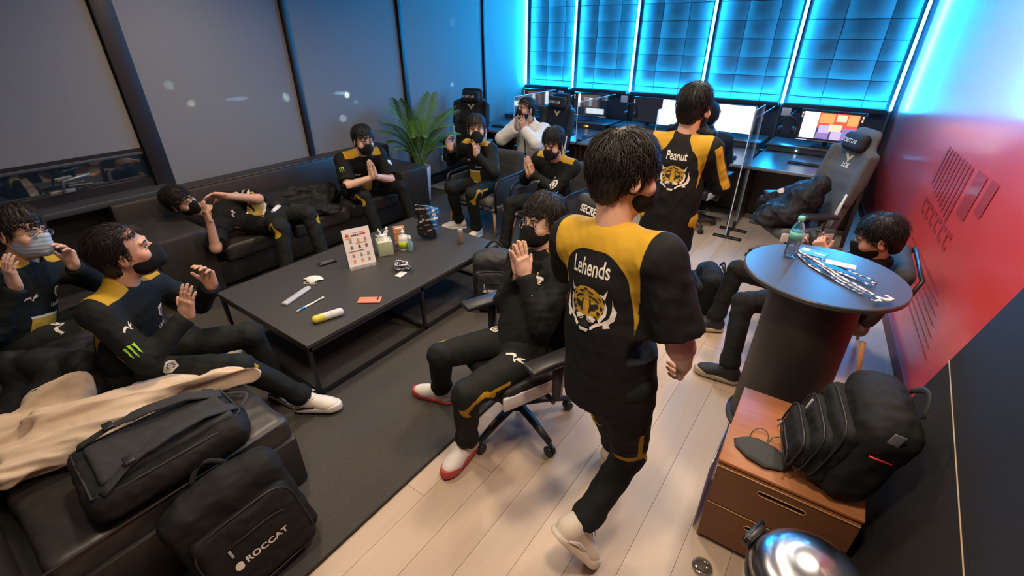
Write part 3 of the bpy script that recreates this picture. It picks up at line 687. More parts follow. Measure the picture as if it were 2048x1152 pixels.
# ------------------------------------------------------------------ gaming chairs
M_chair = mat('chair_black', (.015, .015, .017), .5, spec=.3, bump=(160, .15, .002)); M_chairg = mat('chair_grey_cloth', (.085, .085, .088), .8, bump=(260, .3, .002)); M_white = mat('chair_white_trim', (.62, .60, .60), .55)
M_plast = mat('chair_plastic', (.016, .016, .017), .4); M_logo = mat('logo_pale', (.68, .66, .62), .6)
def gaming_chair(loc, rz, label, cloth, pillow=True, recline=12, letters=None, arms=True, trim=True):
    """local frame: sitter faces +Y"""
    t = thing('gaming_chair', label, 'gaming chair', loc, rz, group='gaming chairs')
    bm_ = MB()
    for i in range(5):
        a = math.radians(90 + 72 * i + 20); d = Vector((math.cos(a), math.sin(a), 0))
        mb = MB(); mb.tube([d * .04 + Vector((0, 0, .13)), d * .18 + Vector((0, 0, .115)), d * .32 + Vector((0, 0, .085))], [.030, .026, .020], 8, flat=(.7, (0, 0, 1))); mb.build('base_leg', M_plast, t)
        mb = MB(); p = d * .325; sd = Vector((-d.y, d.x, 0))
        for s in (-1, 1): mb.lathe([(0, -.009), (.026, -.009), (.030, -.004), (.030, .004), (.026, .009), (0, .009)], 16, M=frame(sd, (0, 0, 1)) @ euler3(90, 0, 0), T=p + sd * s * .014 + Vector((0, 0, .030)))
        mb.tube([p + Vector((0, 0, .03)), p + Vector((0, 0, .085))], .010, 8); mb.build('caster', M_plast, t)
    mb = MB(); mb.lathe([(.045, .10), (.045, .15), (.030, .16), (.028, .36), (0, .36)], 20); mb.build('gas_lift', M_plast, t)
    mb = MB(); mb.box((0, -.02, .375), (.28, .30, .04), r=.01); mb.build('mechanism', M_plast, t)
    s = SDF((-.30, -.30, .36), (.30, .32, .56), .012); s.rbox((0, .0, .44), (.22, .26, .05), .05, k=0)
    for e in (-1, 1): s.rbox((e * .235, .0, .455), (.045, .25, .06), .045, k=.03)
    seat = sdf_obj('seat', s, cloth, t, 1, (.003, .25, 3))
    if trim:
        for e in (-1, 1):
            mb = MB(); mb.box((e * .272, .02, .44), (.02, .46, .085), r=.01); mb.build('seat_side_trim', M_white, t)
    Rb = euler3(recline, 0, 0); o = Vector((0, -.22, .46)); F3 = Rb @ Matrix.Identity(3)
    def B(p): return o + Rb @ Vector(p)
    s = SDF((-.36, -.75, .36), (.36, .05, 1.40), .012)
    s.rbox(B((0, 0, .26)), (.235, .045, .28), .045, Rb, k=.02); s.rbox(B((0, 0, .55)), (.265, .04, .17), .05, Rb, k=.05); s.rbox(B((0, -.01, .76)), (.17, .04, .13), .07, Rb, k=.07)
    for e in (-1, 1): s.rbox(B((e * .235, .035, .48)), (.035, .05, .22), .03, Rb, k=.04)
    back = sdf_obj('backrest', s, cloth, t, 1, (.003, .3, 4))
    bv = bvh_of([back])
    if trim:
        for e in (-1, 1):
            mb = MB(); mb.tube([B((e * .225, .055, .05)), B((e * .24, .07, .2)), B((e * .25, .08, .36))], [.014, .022, .012], 8, flat=(.5, tuple(Rb @ Vector((0, 1, 0))))); mb.build('back_side_trim', M_white, t)
    if pillow:
        s = SDF(B((-.18, -.1, .6)) - Vector((.05, .1, .1)), B((.18, .12, .88)) + Vector((.05, .12, .05)), .009); s.rbox(B((0, .06, .755)), (.135, .045, .075), .045, Rb, k=0)
        pl = sdf_obj('head_pillow', s, mat('pillow_black', (.010, .010, .012), .75, bump=(200, .2, .002)), t, 1); b2 = bvh_of([pl])
        V, F = text2d('SECRET LAB', .045, .001, .8); V2, F2 = polys2d([[(-.13, .02), (-.10, .02), (-.115, -.022)]])
        decal('pillow_mark', V, F, b2, B((.03, .16, .755)), Rb @ Vector((-1, 0, 0)), Rb @ Vector((0, 0, 1)), M_logo, pl, .002)
        decal('pillow_mark', V2, F2, b2, B((.03, .16, .755)), Rb @ Vector((-1, 0, 0)), Rb @ Vector((0, 0, 1)), M_logo, pl, .002)
    V, F = polys2d([[(-.06, .03), (-.02, .03), (0, .0), (.02, .03), (.06, .03), (.012, -.02), (.012, -.035), (-.012, -.035), (-.012, -.02)]])
    decal('chest_mark', V, F, bv, B((0, .2, .625)), Rb @ Vector((-1, 0, 0)), Rb @ Vector((0, 0, 1)), mat('logo_gold', (.55, .42, .24), .5), back, .003)
    if letters:
        V, F = text2d(letters, .055, .002, .9); decal('lettering', V, F, bv, B((0, .2, .56)), Rb @ Vector((-1, 0, 0)), Rb @ Vector((0, 0, 1)), M_logo, back, .003)
    # back-face lettering
    if arms:
        for e in (-1, 1):
            mb = MB(); mb.tube([(e * .18, -.02, .375), (e * .32, -.02, .38), (e * .335, -.03, .45)], .020, 8, flat=(.6, (0, 1, 0))); mb.tube([(e * .335, -.03, .43), (e * .335, -.03, .64)], .028, 8); mb.build('arm_post', M_plast, t)
            mb = MB(); mb.box((e * .335, .01, .66), (.105, .29, .035), r=.016); mb.build('armrest', M_plast, t)
    return t, B, Rb, back
ch, B, Rb, back = gaming_chair((-1.19, 1.70, 0), math.radians(157), 'black gaming chair under the clapping man with round glasses', M_chair, pillow=False, recline=18)
# brand on the wing of the headrest
bv = bvh_of([back]); V, F = text2d('SECRETLAB', .052, .002, .85); decal('lettering', V, F, bv, B((-.04, .2, .80)), Rb @ Vector((-1, 0, 0)), Rb @ Vector((0, 0, 1)), M_logo, back, .003)
gaming_chair((-4.58, 5.20, 0), math.radians(200), 'empty dark gaming chair standing against the blinds behind the armchairs', M_chair, recline=10)
gaming_chair((-3.40, 5.38, 0), math.radians(172), 'gaming chair under the cheering man in white fleece', M_chair, recline=12)
gaming_chair((-1.40, 5.52, 0), math.radians(-8), 'gaming chair turned to the wide white screen', M_chair, pillow=False, recline=8)
gaming_chair((-.26, 4.86, 0), math.radians(126), 'grey and black gaming chair with a coat heaped on its seat, beside the red wall', M_chairg, recline=12, letters='LCK')

# ------------------------------------------------------------------ lounge armchairs with tube frames
M_seatg = mat('armchair_grey', (.16, .145, .13), .85, bump=(240, .3, .003), noise=(60, .15)); M_seatd = mat('armchair_dark', (.030, .030, .032), .8, bump=(240, .3, .003)); M_tube = mat('tube_black', (.02, .02, .022), .3, .4); M_beech = mat('beech_leg', (.52, .27, .10), .5, noise=(5, .2), stretch=(8, 8, 1))
def armchair(loc, rz, label):
    t = thing('armchair', label, 'armchair', loc, rz, group='tube-framed armchairs')
    s = SDF((-.31, -.28, .30), (.31, .36, .47), .012); s.rbox((0, .02, .39), (.28, .30, .06), .05, k=0); sdf_obj('seat', s, M_seatg, t, 1, (.004, .3, 2))
    Rb = euler3(14, 0, 0); s = SDF((-.31, -.48, .36), (.31, -.12, .88), .012); s.rbox((0, -.29, .62), (.28, .05, .22), .05, Rb, k=0); sdf_obj('backrest', s, M_seatd, t, 1, (.004, .3, 3))
    for e in (-1, 1):
        pts = [(e * .33, .30, .30), (e * .335, .32, .55), (e * .335, .29, .625), (e * .335, .22, .645), (e * .335, -.20, .645), (e * .32, -.36, .66)]
        mb = MB(); mb.tube(pts, .014, 10); mb.build('arm_tube', M_tube, t)
        mb = MB(); mb.box((e * .31, .05, .50), (.03, .44, .22), r=.014); mb.build('side_panel', M_seatd, t)
        for y in (.28, -.26):
            mb = MB(); mb.tube([(e * .29, y, .33), (e * .33, y + (.04 if y > 0 else -.06), .012)], [.018, .011], 10); mb.build('leg', M_beech, t)
    mb = MB(); mb.tube([(-.335, .30, .31), (.335, .30, .31)], .012, 8); mb.build('cross_tube', M_tube, t)
    mb = MB(); mb.tube([(-.32, -.36, .66), (-.28, -.40, .80), (.28, -.40, .80), (.32, -.36, .66)], .013, 8); mb.build('back_tube', M_tube, t)
    return t
armchair((-3.32, 4.12, 0), math.radians(182), 'grey armchair under the clapping player left of the other armchair')
armchair((-2.42, 4.12, 0), math.radians(172), 'dark armchair with a black tube frame under the player behind the round-glasses man')
armchair((.12, 3.52, 0), math.radians(92), 'armchair half hidden behind the high round table')
# ================================================================== PEOPLE
SKIN = {k: mat('skin_' + k, c, .5, spec=.4, noise=(30, .08), bump=(300, .05, .001)) for k, c in (('fair', (.62, .36, .25)), ('warm', (.55, .30, .20)), ('pale', (.66, .42, .31)))}
for m in SKIN.values():
    b = m.node_tree.nodes['Principled BSDF']; b.inputs['Subsurface Weight'].default_value = .12; b.inputs['Subsurface Radius'].default_value = (.02, .008, .004); b.inputs['Subsurface Scale'].default_value = .3
M_hair = mat('hair_black', (.009, .008, .0075), .48, spec=.35); M_hairb = mat('hair_brown', (.016, .012, .0095), .48, spec=.35)
YEL = (.46, .27, .022); BLK = (.0095, .0095, .0098); PANT = (.0125, .0145, .0130)
M_shirt = zone_mat('jersey_black_gold', BLK, YEL); M_jack = zone_mat('jacket_black_gold', (.0105, .0125, .0120), YEL); M_pant = zone_mat('track_pants', PANT, YEL)
M_plain = mat('plain_black_cloth', (.012, .0125, .013), .8, spec=.18, bump=(300, .3, .002)); M_navy = mat('navy_cloth', (.010, .020, .028), .8, spec=.25, bump=(200, .3, .002)); M_fleece = mat('white_fleece', (.78, .75, .68), .95, bump=(95, 1.0, .012), noise=(70, .12), sheen=.3)
M_mask = mat('mask_black', (.010, .010, .010), .75, spec=.2, bump=(500, .1, .001)); M_maskb = mat('mask_blue', (.33, .40, .47), .8, bump=(300, .1, .001)); M_gl = mat('glasses_metal', (.35, .30, .26), .25, 1.0); M_lens = clear_mat('lens', (1, 1, 1), .3, .02, .96)
M_gold = mat('print_gold', YEL, .6); M_wht = mat('print_white', (.66, .61, .54), .6); M_blkp = mat('print_black', (.008, .008, .008), .7); M_grn = mat('print_green', (.30, .62, .03), .6)
M_shoe = mat('shoe_white', (.70, .66, .61), .55, bump=(250, .2, .002)); M_sole = mat('shoe_sole_white', (.74, .70, .65), .5); M_solr = mat('shoe_sole_red', (.45, .05, .04), .5); M_shoek = mat('shoe_black', (.012, .013, .016), .65, bump=(250, .3, .002)); M_solt = mat('shoe_sole_tan', (.42, .34, .24), .6); M_lace = mat('lace_white', (.78, .75, .70), .7); M_sock = mat('sock_white', (.7, .68, .66), .85)

def ik(a, b, l1, l2, pole):
    a, b, pole = V3(a), V3(b), V3(pole); d = b - a; L_ = np.linalg.norm(d); d = d / L_; L_ = min(L_, (l1 + l2) * .995)
    x = (l1 * l1 - l2 * l2 + L_ * L_) / (2 * L_); h_ = math.sqrt(max(l1 * l1 - x * x, 0)); p = pole - d * (pole @ d); p = p / max(np.linalg.norm(p), 1e-6)
    return a + d * x + p * h_
def un(v): v = V3(v); return v / np.linalg.norm(v)
def npm(M): return np.array([[M[i][j] for j in range(3)] for i in range(3)])

# --- shoes, modelled once in foot space (origin at the ankle, +Y to the toe)
SHOES = {}
def shoe_meshes(style):
    if style in SHOES: return SHOES[style]
    s = SDF((-.07, -.11, -.10), (.07, .22, .06), .005)
    s.cone((0, -.035, -.040), (0, .10, -.052), .043, .040, 0); s.ell((0, .125, -.052), (.048, .068, .034), k=.03); s.cone((0, -.030, -.03), (0, -.018, .016), .043, .044, .03); s.cone((0, .03, -.015), (0, .09, -.040), .034, .028, .03)
    s.plane((0, 0, -.070), (0, 0, -1)); s.plane((0, -.02, .030), (0, -.25, 1))
    V, F = s.mesh(); up = mesh_np('shoe', relax(V, F, 1), F)
    s = SDF((-.08, -.12, -.10), (.08, .23, -.04), .005); s.cone((0, -.04, -.072), (0, .13, -.072), .047, .052, 0); s.ell((0, .165, -.072), (.038, .045, .06), k=.03)
    s.plane((0, 0, -.088), (0, 0, -1)); s.plane((0, 0, -.060), (0, -.10, 1)); V, F = s.mesh(); so = mesh_np('sole', relax(V, F, 1), F)
    mb = MB()
    for i in range(5):
        y = .035 + i * .018; z = .028 - i * .0125; mb.tube([(-.026, y, z - .012), (0, y + .005, z), (.026, y, z - .012)], .0035, 6)
    mb.tube([(0, .03, .030), (.03, .02, .034), (.045, .04, .015)], .003, 6); mb.tube([(0, .03, .030), (-.03, .02, .034), (-.045, .045, .012)], .003, 6)
    la = mb.mesh('laces')
    mb = MB()
    for e in (1,): mb.tube([(e * .048, -.045, -.060), (e * .050, .0, -.045), (e * .046, .05, -.050), (e * .038, .075, -.030)], [.004, .010, .007, .003], 6, flat=(.3, (1, 0, 0)))
    st = mb.mesh('side_stripe')
    ma = {'white': (M_shoe, M_sole, M_lace, M_shoek), 'red': (M_shoe, M_solr, M_lace, M_shoe), 'black': (M_shoek, M_solt, M_shoek, M_solt), 'cream': (mat('shoe_cream', (.68, .60, .48), .6, bump=(200, .3, .003)), mat('shoe_sole_cream', (.74, .66, .54), .55), M_lace, M_sole)}[style]
    for me, m in zip((up, so, la, st), ma): me.materials.append(m)
    SHOES[style] = (up, so, la, st); return SHOES[style]
def put_shoe(body, ank, toe, upv, style, sc=1.0):
    up, so, la, st = shoe_meshes(style); M = (frame(toe, upv) * sc).to_4x4(); M.translation = Vector(ank)
    o = link('shoe', up, None, body); o.matrix_local = M
    for n_, me in (('sole', so), ('laces', la), ('side_stripe', st)): link(n_, me, None, o)
    return o

# --- marks printed on the clothes (metres)
CREST = [[(-.028, .032), (.028, .032), (.034, .02), (.034, -.008), (0, -.036), (-.034, -.008), (-.034, .02)]]
CREST_G = [[(-.020, .022), (-.002, .022), (-.002, .014), (-.012, .014), (-.012, -.004), (-.006, -.008), (-.006, .003), (-.002, .003), (-.002, -.022), (-.020, -.008)], [(.003, .022), (.020, .022), (.020, -.008), (.003, -.022), (.003, -.012), (.012, -.004), (.012, .014), (.003, .014)]]
CAT = [[(-.04, -.012), (-.034, -.020), (-.020, -.002), (-.004, .004), (.006, -.004), (.004, -.022), (.012, -.022), (.014, -.004), (.022, .008), (.034, .020), (.040, .022), (.034, .010), (.026, .000), (.040, .004), (.040, .010), (.046, .002), (.030, -.010), (.018, -.016), (.022, -.030), (.014, -.030), (.008, -.024), (-.004, -.010), (-.018, -.016), (-.030, -.030)]]
CAT = [[(x, y + .004) for x, y in CAT[0]]]
CLAW = [[(-.026 + i * .018, .034 - abs(i - 1) * .004), (-.014 + i * .018, .030), (-.016 + i * .018, .004), (-.018 + i * .018, -.034 + abs(i - 1) * .010), (-.024 + i * .018, -.008), (-.022 + i * .018, .006)] for i in range(3)]
def mir(polys): return polys + [[(-x, y) for x, y in p][::-1] for p in polys]
def tiger():
    gold = [[(0, .070), (.030, .064), (.058, .046), (.070, .016), (.062, -.020), (.045, -.040), (.022, -.030), (0, -.034), (-.022, -.030), (-.045, -.040), (-.062, -.020), (-.070, .016), (-.058, .046), (-.030, .064)]]
    white = mir([[(.050, .052), (.066, .050), (.080, .072), (.072, .034)], [(.072, .030), (.080, .010), (.078, -.018), (.060, -.046), (.052, -.036), (.068, -.012), (.070, .012)],
                 [(.094, .040), (.098, .016), (.108, -.002), (.104, -.032), (.088, -.046), (.094, -.058), (.074, -.062), (.072, -.050), (.048, -.062), (.030, -.078), (.026, -.068), (.046, -.050), (.070, -.040), (.088, -.026), (.094, .0)],
                 [(.004, -.034), (.024, -.030), (.044, -.038), (.036, -.050), (.020, -.052), (.008, -.046)], [(.018, .004), (.038, .012), (.034, .002), (.024, -.002)]])
    white += [[(-.022, -.076), (.022, -.076), (.016, -.088), (-.016, -.088)], [(-.012, -.058), (.012, -.058), (.008, -.064), (-.008, -.064)]]
    black = mir([[(.010, .058), (.030, .050), (.028, .046), (.010, .050)], [(.012, .040), (.038, .034), (.052, .020), (.046, .018), (.034, .028), (.012, .034)], [(.012, .026), (.018, .024), (.020, .010), (.014, .004)], [(.016, .008), (.044, .016), (.052, .006), (.036, -.008), (.022, -.010), (.016, -.022), (.012, -.016)],
                 [(.046, .040), (.056, .036), (.060, .024), (.052, .030)], [(.056, .012), (.066, .004), (.062, -.006), (.054, .0)], [(.048, -.006), (.060, -.014), (.054, -.024), (.044, -.016)], [(.0, .068), (.008, .062), (.006, .056), (.0, .060)],
                 [(.012, -.040), (.030, -.048), (.028, -.050), (.012, -.043)], [(.040, -.024), (.050, -.030), (.046, -.036), (.036, -.030)]])
    black += [[(-.012, -.036), (.012, -.036), (.004, -.044), (-.004, -.044)], [(-.016, -.048), (.016, -.048), (.020, -.066), (.012, -.072), (-.012, -.072), (-.020, -.066)]]
    return gold, white, black
TIGER = tiger()

def head_sdf(s, H, R, k=1.0):
    """R numpy columns right, fwd, up"""
    def P(x, y, z): return V3(H) + R @ (np.array((x, y, z)) * k)
    s.ell(P(0, -.012, .035), (.076 * k, .098 * k, .090 * k), R, 0); s.ell(P(0, .030, -.030), (.063 * k, .066 * k, .088 * k), R, .03); s.ell(P(0, .045, -.088), (.040 * k, .045 * k, .034 * k), R, .03)
    s.cone(P(0, .092, .008), P(0, .113, -.028), .008 * k, .013 * k, .012); s.cone(P(-.012, .098, -.034), P(.012, .098, -.034), .010 * k, .010 * k, .01)
    s.ell(P(0, .086, .024), (.050 * k, .012 * k, .010 * k), R, .015)
    for e in (-1, 1):
        s.ell(P(e * .032, .104, .004), (.020 * k, .013 * k, .011 * k), R, .012, 'cut'); s.ell(P(e * .042, .068, -.028), (.024 * k, .024 * k, .024 * k), R, .02)
        s.ell(P(e * .079, -.004, -.008), (.008 * k, .019 * k, .032 * k), R @ npm(euler3(0, 0, -e * 22)), .006); s.ell(P(e * .087, -.002, -.006), (.006, .010, .018), R, .006, 'cut')
    for z in (-.058, -.067): s.ell(P(0, .092, z), (.023 * k, .010 * k, .0055 * k), R, .005)
def hand_sdf(s, W, d, n, side, curl=.25, spread=.10, thumb=.3):
    """side +1 right hand, -1 left; d towards the fingers, n where the palm faces"""
    d = un(d); n = V3(n); n = un(n - d * (n @ d)); t = np.cross(d, n) * side; W = V3(W); R = np.stack([t, n, d], 1)
    s.rbox(W + d * .050, (.041, .014, .048), .013, R, .012); s.cone(W + d * .01, W + d * .03, .026, .030, .02, R, .7)
    for i, (L_, rr) in enumerate(((.070, .0092), (.079, .0095), (.073, .0090), (.057, .0080))):
        p = W + d * (.092 - (.006 if i == 3 else 0) - (.002 if i == 0 else 0)) + t * (.030 - .0205 * i); a = (1.5 - i) * spread; dd = un(d * math.cos(a) + t * math.sin(a)); nn = n
        for j, q in enumerate((.45, .30, .25)):
            c = curl * (1, 1.15, .8)[j] * (1 + .12 * i); d2 = dd * math.cos(c) + nn * math.sin(c); nn = nn * math.cos(c) - dd * math.sin(c); dd = d2
            e = p + dd * L_ * q; s.cone(p, e, rr * (1 - .08 * j), rr * (.93 - .10 * j), .004); p = e
    p = W + d * .028 + t * .030; dd = un(t * .72 + d * .70 + n * thumb)
    s.cone(W + d * .02 + t * .012, p, .019, .015, .012); e = p + dd * .036; s.cone(p, e, .0125, .0105, .008); d2 = un(dd + d * .35 + n * .12); s.cone(e, e + d2 * .030, .0105, .0085, .005)

def hair_obj(body, H, R, k, m, fringe=.030, top=1.0, nape=-.085, strands=420, side=-.010, part=0.0, seed=1, flow=.0, length=.075, ear=.03, crown=None):
    def P(x, y, z): return V3(H) + R @ (np.array((x, y, z)) * k)
    s = SDF(V3(H) - .17, V3(H) + .19, .006)
    c = (0, -.014, .038); rad = (.084, .106, .093 * top + .006)
    s.ell(P(*c), [a * k for a in rad], R, 0); s.ell(P(0, -.055, -.02), (.074 * k, .055 * k, .075 * k), R, .03)
    s.rbox(P(0, .115, fringe - .20), (.064 * k, .085 * k, .20 * k), .015, R, .02, 'cut')
    for e in (-1, 1): s.rbox(P(e * .095, .035, -.115 + ear - .03), (.045 * k, .075 * k, .115 * k), .02, R, .015, 'cut'); s.rbox(P(e * .085, .10, fringe - .17), (.030, .06, .17), .01, R, .015, 'cut')
    s.plane(P(0, 0, nape), -R[:, 2] + R[:, 1] * .25, .01)
    V, F = s.mesh(); V = relax(V, F, 1); r = np.random.default_rng(seed)
    nv = normals(V, F); loc = (V - V3(H)) @ R / k
    an = np.arctan2(loc[:, 0], loc[:, 1] + .03); V = V + nv * (.0022 * np.sin(an * 26 + 9 * loc[:, 2] / .1 * .6 + seed) + .0016 * np.sin(an * 61 + 2.1))[:, None]
    # strands flowing from the crown
    sel = r.choice(len(V), int(strands * 1.9)); p = loc[sel].copy(); keep = p[:, 2] > -.04; p = p[keep]; n = len(p); crown = np.array(crown if crown else (part, -.045, .14))
    S = 6; pts = np.zeros((n, S, 3)); off = r.uniform(.000, .010, n); ln = r.uniform(.6, 1.15, n) * length; cc = np.array(c); rd = np.array(rad)
    jit = r.normal(size=(n, 3)) * .30
    for j in range(S):
        pts[:, j] = p; q = (p - cc) / rd; qn = q / np.linalg.norm(q, axis=1)[:, None]; nrm = qn / rd; nrm /= np.linalg.norm(nrm, axis=1)[:, None]
        t = p - crown; t = t / np.linalg.norm(t, axis=1)[:, None] + jit + np.array((0, flow, -.35)); t -= nrm * (t * nrm).sum(1)[:, None]; t /= np.maximum(np.linalg.norm(t, axis=1), 1e-6)[:, None]
        p = p + t * (ln / (S - 1))[:, None]; q = (p - cc) / rd; sc_ = (1 + off / .09 * (1 + .25 * j)) / np.linalg.norm(q, axis=1); low = p[:, 2] < -.03
        p2 = cc + q * sc_[:, None] * rd; p = np.where(low[:, None], p, p2); fz = (p[:, 1] > .035) & (np.abs(p[:, 0]) < .075); p[:, 2] = np.where(fz, np.maximum(p[:, 2], fringe - .014 + .012 * np.sin(p[:, 0] * 160 + seed)), p[:, 2])
    W_ = V3(H) + (pts * k) @ R.T; th = 3; VV = np.zeros((n, S, th, 3)); tan = np.gradient(W_, axis=1); tan /= np.maximum(np.linalg.norm(tan, axis=2), 1e-9)[..., None]
    x = np.cross(tan, W_ - V3(H)[None, None]); x /= np.maximum(np.linalg.norm(x, axis=2), 1e-9)[..., None]; y = np.cross(tan, x); wd = np.array([.6, 1, 1, .9, .6, .12]) * .0015
    for a in range(th): VV[:, :, a] = W_ + x * (math.cos(a * 2.0944) * wd)[None, :, None] + y * (math.sin(a * 2.0944) * wd * .6)[None, :, None]
    base = np.arange(n)[:, None, None] * S * th; jj = np.arange(S - 1)[None, :, None] * th; aa = np.arange(th)[None, None, :]; a2 = (aa + 1) % th
    FF = np.stack([base + jj + aa, base + jj + a2, base + jj + th + a2, base + jj + th + aa], -1).reshape(-1, 4)
    V, F = join_np([(V, F), (VV.reshape(-1, 3), FF)]); me = mesh_np('hair', V, F); me.materials.append(m); return link('hair', me, None, body)

def person(label, P, N_, H, hf, r, rp=None, hu=None, ER=None, EL=None, WR=None, WL=None, hR=None, hL=None, KR=None, KL=None, AR=None, AL=None, tR=(0, 1, 0), tL=(0, 1, 0), uR=(0, 0, 1), uL=(0, 0, 1),
           top='jacket', bottom='track', sleeve='long', shoes='white', skin='fair', hair=None, mask='black', glasses=None, bulk=1.0, hem=.0, hs=1.05, fine=True, seed=1, poleR=None, poleL=None, shw=.178, split=False, shoe_s=1.0, eyes=True, knees=True, topmat=None, botmat=None, collar=True):
    P, N_, H = V3(P), V3(N_), V3(H); up = un(N_ - P); r = V3(r); r = un(r - up * (r @ up)); fw = np.cross(up, r); Rt = np.stack([r, fw, up], 1)
    rp = un(rp) if rp is not None else r; fh = un(hf); hu = V3(hu) if hu is not None else up * .5 + np.array((0, 0, .6)); hr = un(np.cross(fh, hu)); hu = np.cross(hr, fh); Rh = np.stack([hr, fh, hu], 1)
    L_ = np.linalg.norm(N_ - P); SR = N_ - up * .055 + r * shw; SL = N_ - up * .055 - r * shw
    if ER is None: ER = ik(SR, WR, .285, .255, poleR if poleR is not None else (r * .6 - np.array((0, 0, 1.)) - fw * .3))
    if EL is None: EL = ik(SL, WL, .285, .255, poleL if poleL is not None else (-r * .6 - np.array((0, 0, 1.)) - fw * .3))
    ER, EL, WR, WL = V3(ER), V3(EL), V3(WR), V3(WL)
    HR = P + rp * .092; HL = P - rp * .092
    AR, AL = V3(AR), V3(AL)
    if KR is None: KR = ik(HR, AR, .44, .42, fw + np.array((0, 0, .6)))
    if KL is None: KL = ik(HL, AL, .44, .42, fw + np.array((0, 0, .6)))
    KR, KL = V3(KR), V3(KL); h_ = .004 if fine else .005
    # ---- body: head with neck, forearms with hands, and the trunk under the clothes, as one mesh
    parts = []
    nb = N_ - up * .08; s = SDF(np.minimum(H - .16, nb - .08), np.maximum(H + .16, nb + .08), h_); head_sdf(s, H, Rh, hs)
    s.cone(H + Rh @ np.array((0, -.022, -.055)), N_ - up * .06, .055 * (1 + (bulk - 1) * .5), .062, .03); parts.append(s.mesh())
    for S_, E_, W_, hh, sd in ((SR, ER, WR, hR, 1), (SL, EL, WL, hL, -1)):
        d = un(W_ - E_); hd = un(hh[0]) if hh else d; tip = W_ + hd * .20
        a = E_ + d * .08 if sleeve == 'long' else E_ - (E_ - S_) * .25
        s = SDF(np.minimum(np.minimum(a, W_), tip) - .06, np.maximum(np.maximum(a, W_), tip) + .06, .0032 if fine else .004)
        s.cone(E_, W_, .041 * bulk, .0275, .0)
        if sleeve != 'long': s.cone(S_ + (E_ - S_) * .6, E_, .046 * bulk, .042 * bulk, .02)
        hand_sdf(s, W_, hd, (hh[1] if hh else -r * sd), sd, *(hh[2:] if hh and len(hh) > 2 else ()))
        parts.append(s.mesh())
    lo = np.min([P, N_, SR, SL, ER, EL, KR, KL, AR, AL], 0) - .2; hi = np.max([P, N_, SR, SL, ER, EL, KR, KL, AR, AL], 0) + .2
    s = SDF(lo, hi, .016); s.cone(P, P + up * L_ * .75, .10 * bulk, .12 * bulk, .03, Rt, .7); s.cone(SR, SL, .045, .045, .03); s.cone(N_ - up * .1, N_, .055, .052, .03)
    for a, b_, c in ((SR, ER, .034), (SL, EL, .034), (HR, KR, .055), (HL, KL, .055), (KR, AR, .042), (KL, AL, .042)): s.cone(a, b_, c, c * .9, .02)
    parts.append(s.mesh())
    V, F = join_np(parts); me = mesh_np('person', V, F); me.materials.append(SKIN[skin]); body = link('person', me); tag(body, label, 'person')
    # ---- trousers
    s = SDF(lo, hi, .009 if fine else .010); s.ell(P, (.170 * bulk, .125 * bulk, .115), np.stack([rp, np.cross(up, rp), up], 1), 0)
    for h1, k1, a1 in ((HR, KR, AR), (HL, KL, AL)):
        s.cone(h1, k1, .098 * bulk, .074, .035); s.cone(k1, a1 - un(a1 - k1) * .0, .071, .056, .015)
        s.ell(a1 - un(a1 - k1) * .05, (.066, .066, .05), None, .03); s.plane(a1 + un(a1 - k1) * .0, un(a1 - k1), 0, .11)
    V, F = s.mesh(); V = relax(V, F, 1)
    kd = np.minimum.reduce([np.linalg.norm(V - q, axis=1) for q in (KR, KL, AR, AL, P)]); V = wrinkle(V, F, .0075, .14, seed, (1, 1, 1), .35 + .65 * np.exp(-(kd / .12) ** 2)); V = relax(V, F, 1, .4)
    zn = np.full(len(V), -.02)
    if bottom == 'track' and knees:
        for h1, k1, a1, o in ((HR, KR, AR, 1), (HL, KL, AL, -1)):
            out = un(np.cross(un(k1 - h1), un(a1 - k1) + un(h1 - k1) * .0) if np.linalg.norm(np.cross(un(k1 - h1), un(a1 - k1))) > .3 else rp * o)
            if out @ (rp * o) < 0: out = -out
            sh = un(a1 - k1); th = un(h1 - k1); c = k1 + sh * .05 + th * .03; q = V - c; oc = q @ out; q2 = q - oc[:, None] * out; dist = np.linalg.norm(q2, axis=1)
            f_ = .013 - np.abs(dist - .078); f_ = np.where((oc > -.01) & (dist < .13), f_, -.02); cutd = -(q2 @ sh) + .045; f_ = np.minimum(f_, cutd); zn = np.maximum(zn, f_)
            t_ = (V - h1) @ un(k1 - h1); side_ = (V - h1) @ out; ln = .010 - np.abs((V - h1) @ un(np.cross(out, un(k1 - h1))) + .02); zn = np.maximum(zn, np.where((t_ > .22) & (t_ < .36) & (side_ > .03), np.minimum(ln, .02), -.02) * (1 if seed % 2 else -1))
    me = mesh_np('trousers', V, F); me.attributes.new('zone', 'FLOAT', 'POINT').data.foreach_set('value', zn.astype(np.float32)); me.materials.append(botmat or (M_pant if bottom == 'track' else M_plain)); tro = link('trousers', me, None, body)
    # ---- shirt or jacket
    s = SDF(lo, hi, (.0065 if fine else .009)); C = P + up * L_ * .66; Wm = P + up * L_ * .32
    lowp = P - up * (hem if hem > 0 else -.02)
    s.cone(lowp, Wm, (.186 if hem > 0 else .170) * bulk, (.172 if hem > 0 else .166) * bulk, 0, Rt, .80 if hem > 0 else .74); s.cone(Wm, C, .166 * bulk, .172 * bulk, .05, Rt, .70)
    s.cone(SR - r * .03 - up * .02, SL + r * .03 - up * .02, .074, .074, .06); s.cone(N_ - up * .02, SR, .062, .066, .05); s.cone(N_ - up * .02, SL, .062, .066, .05)
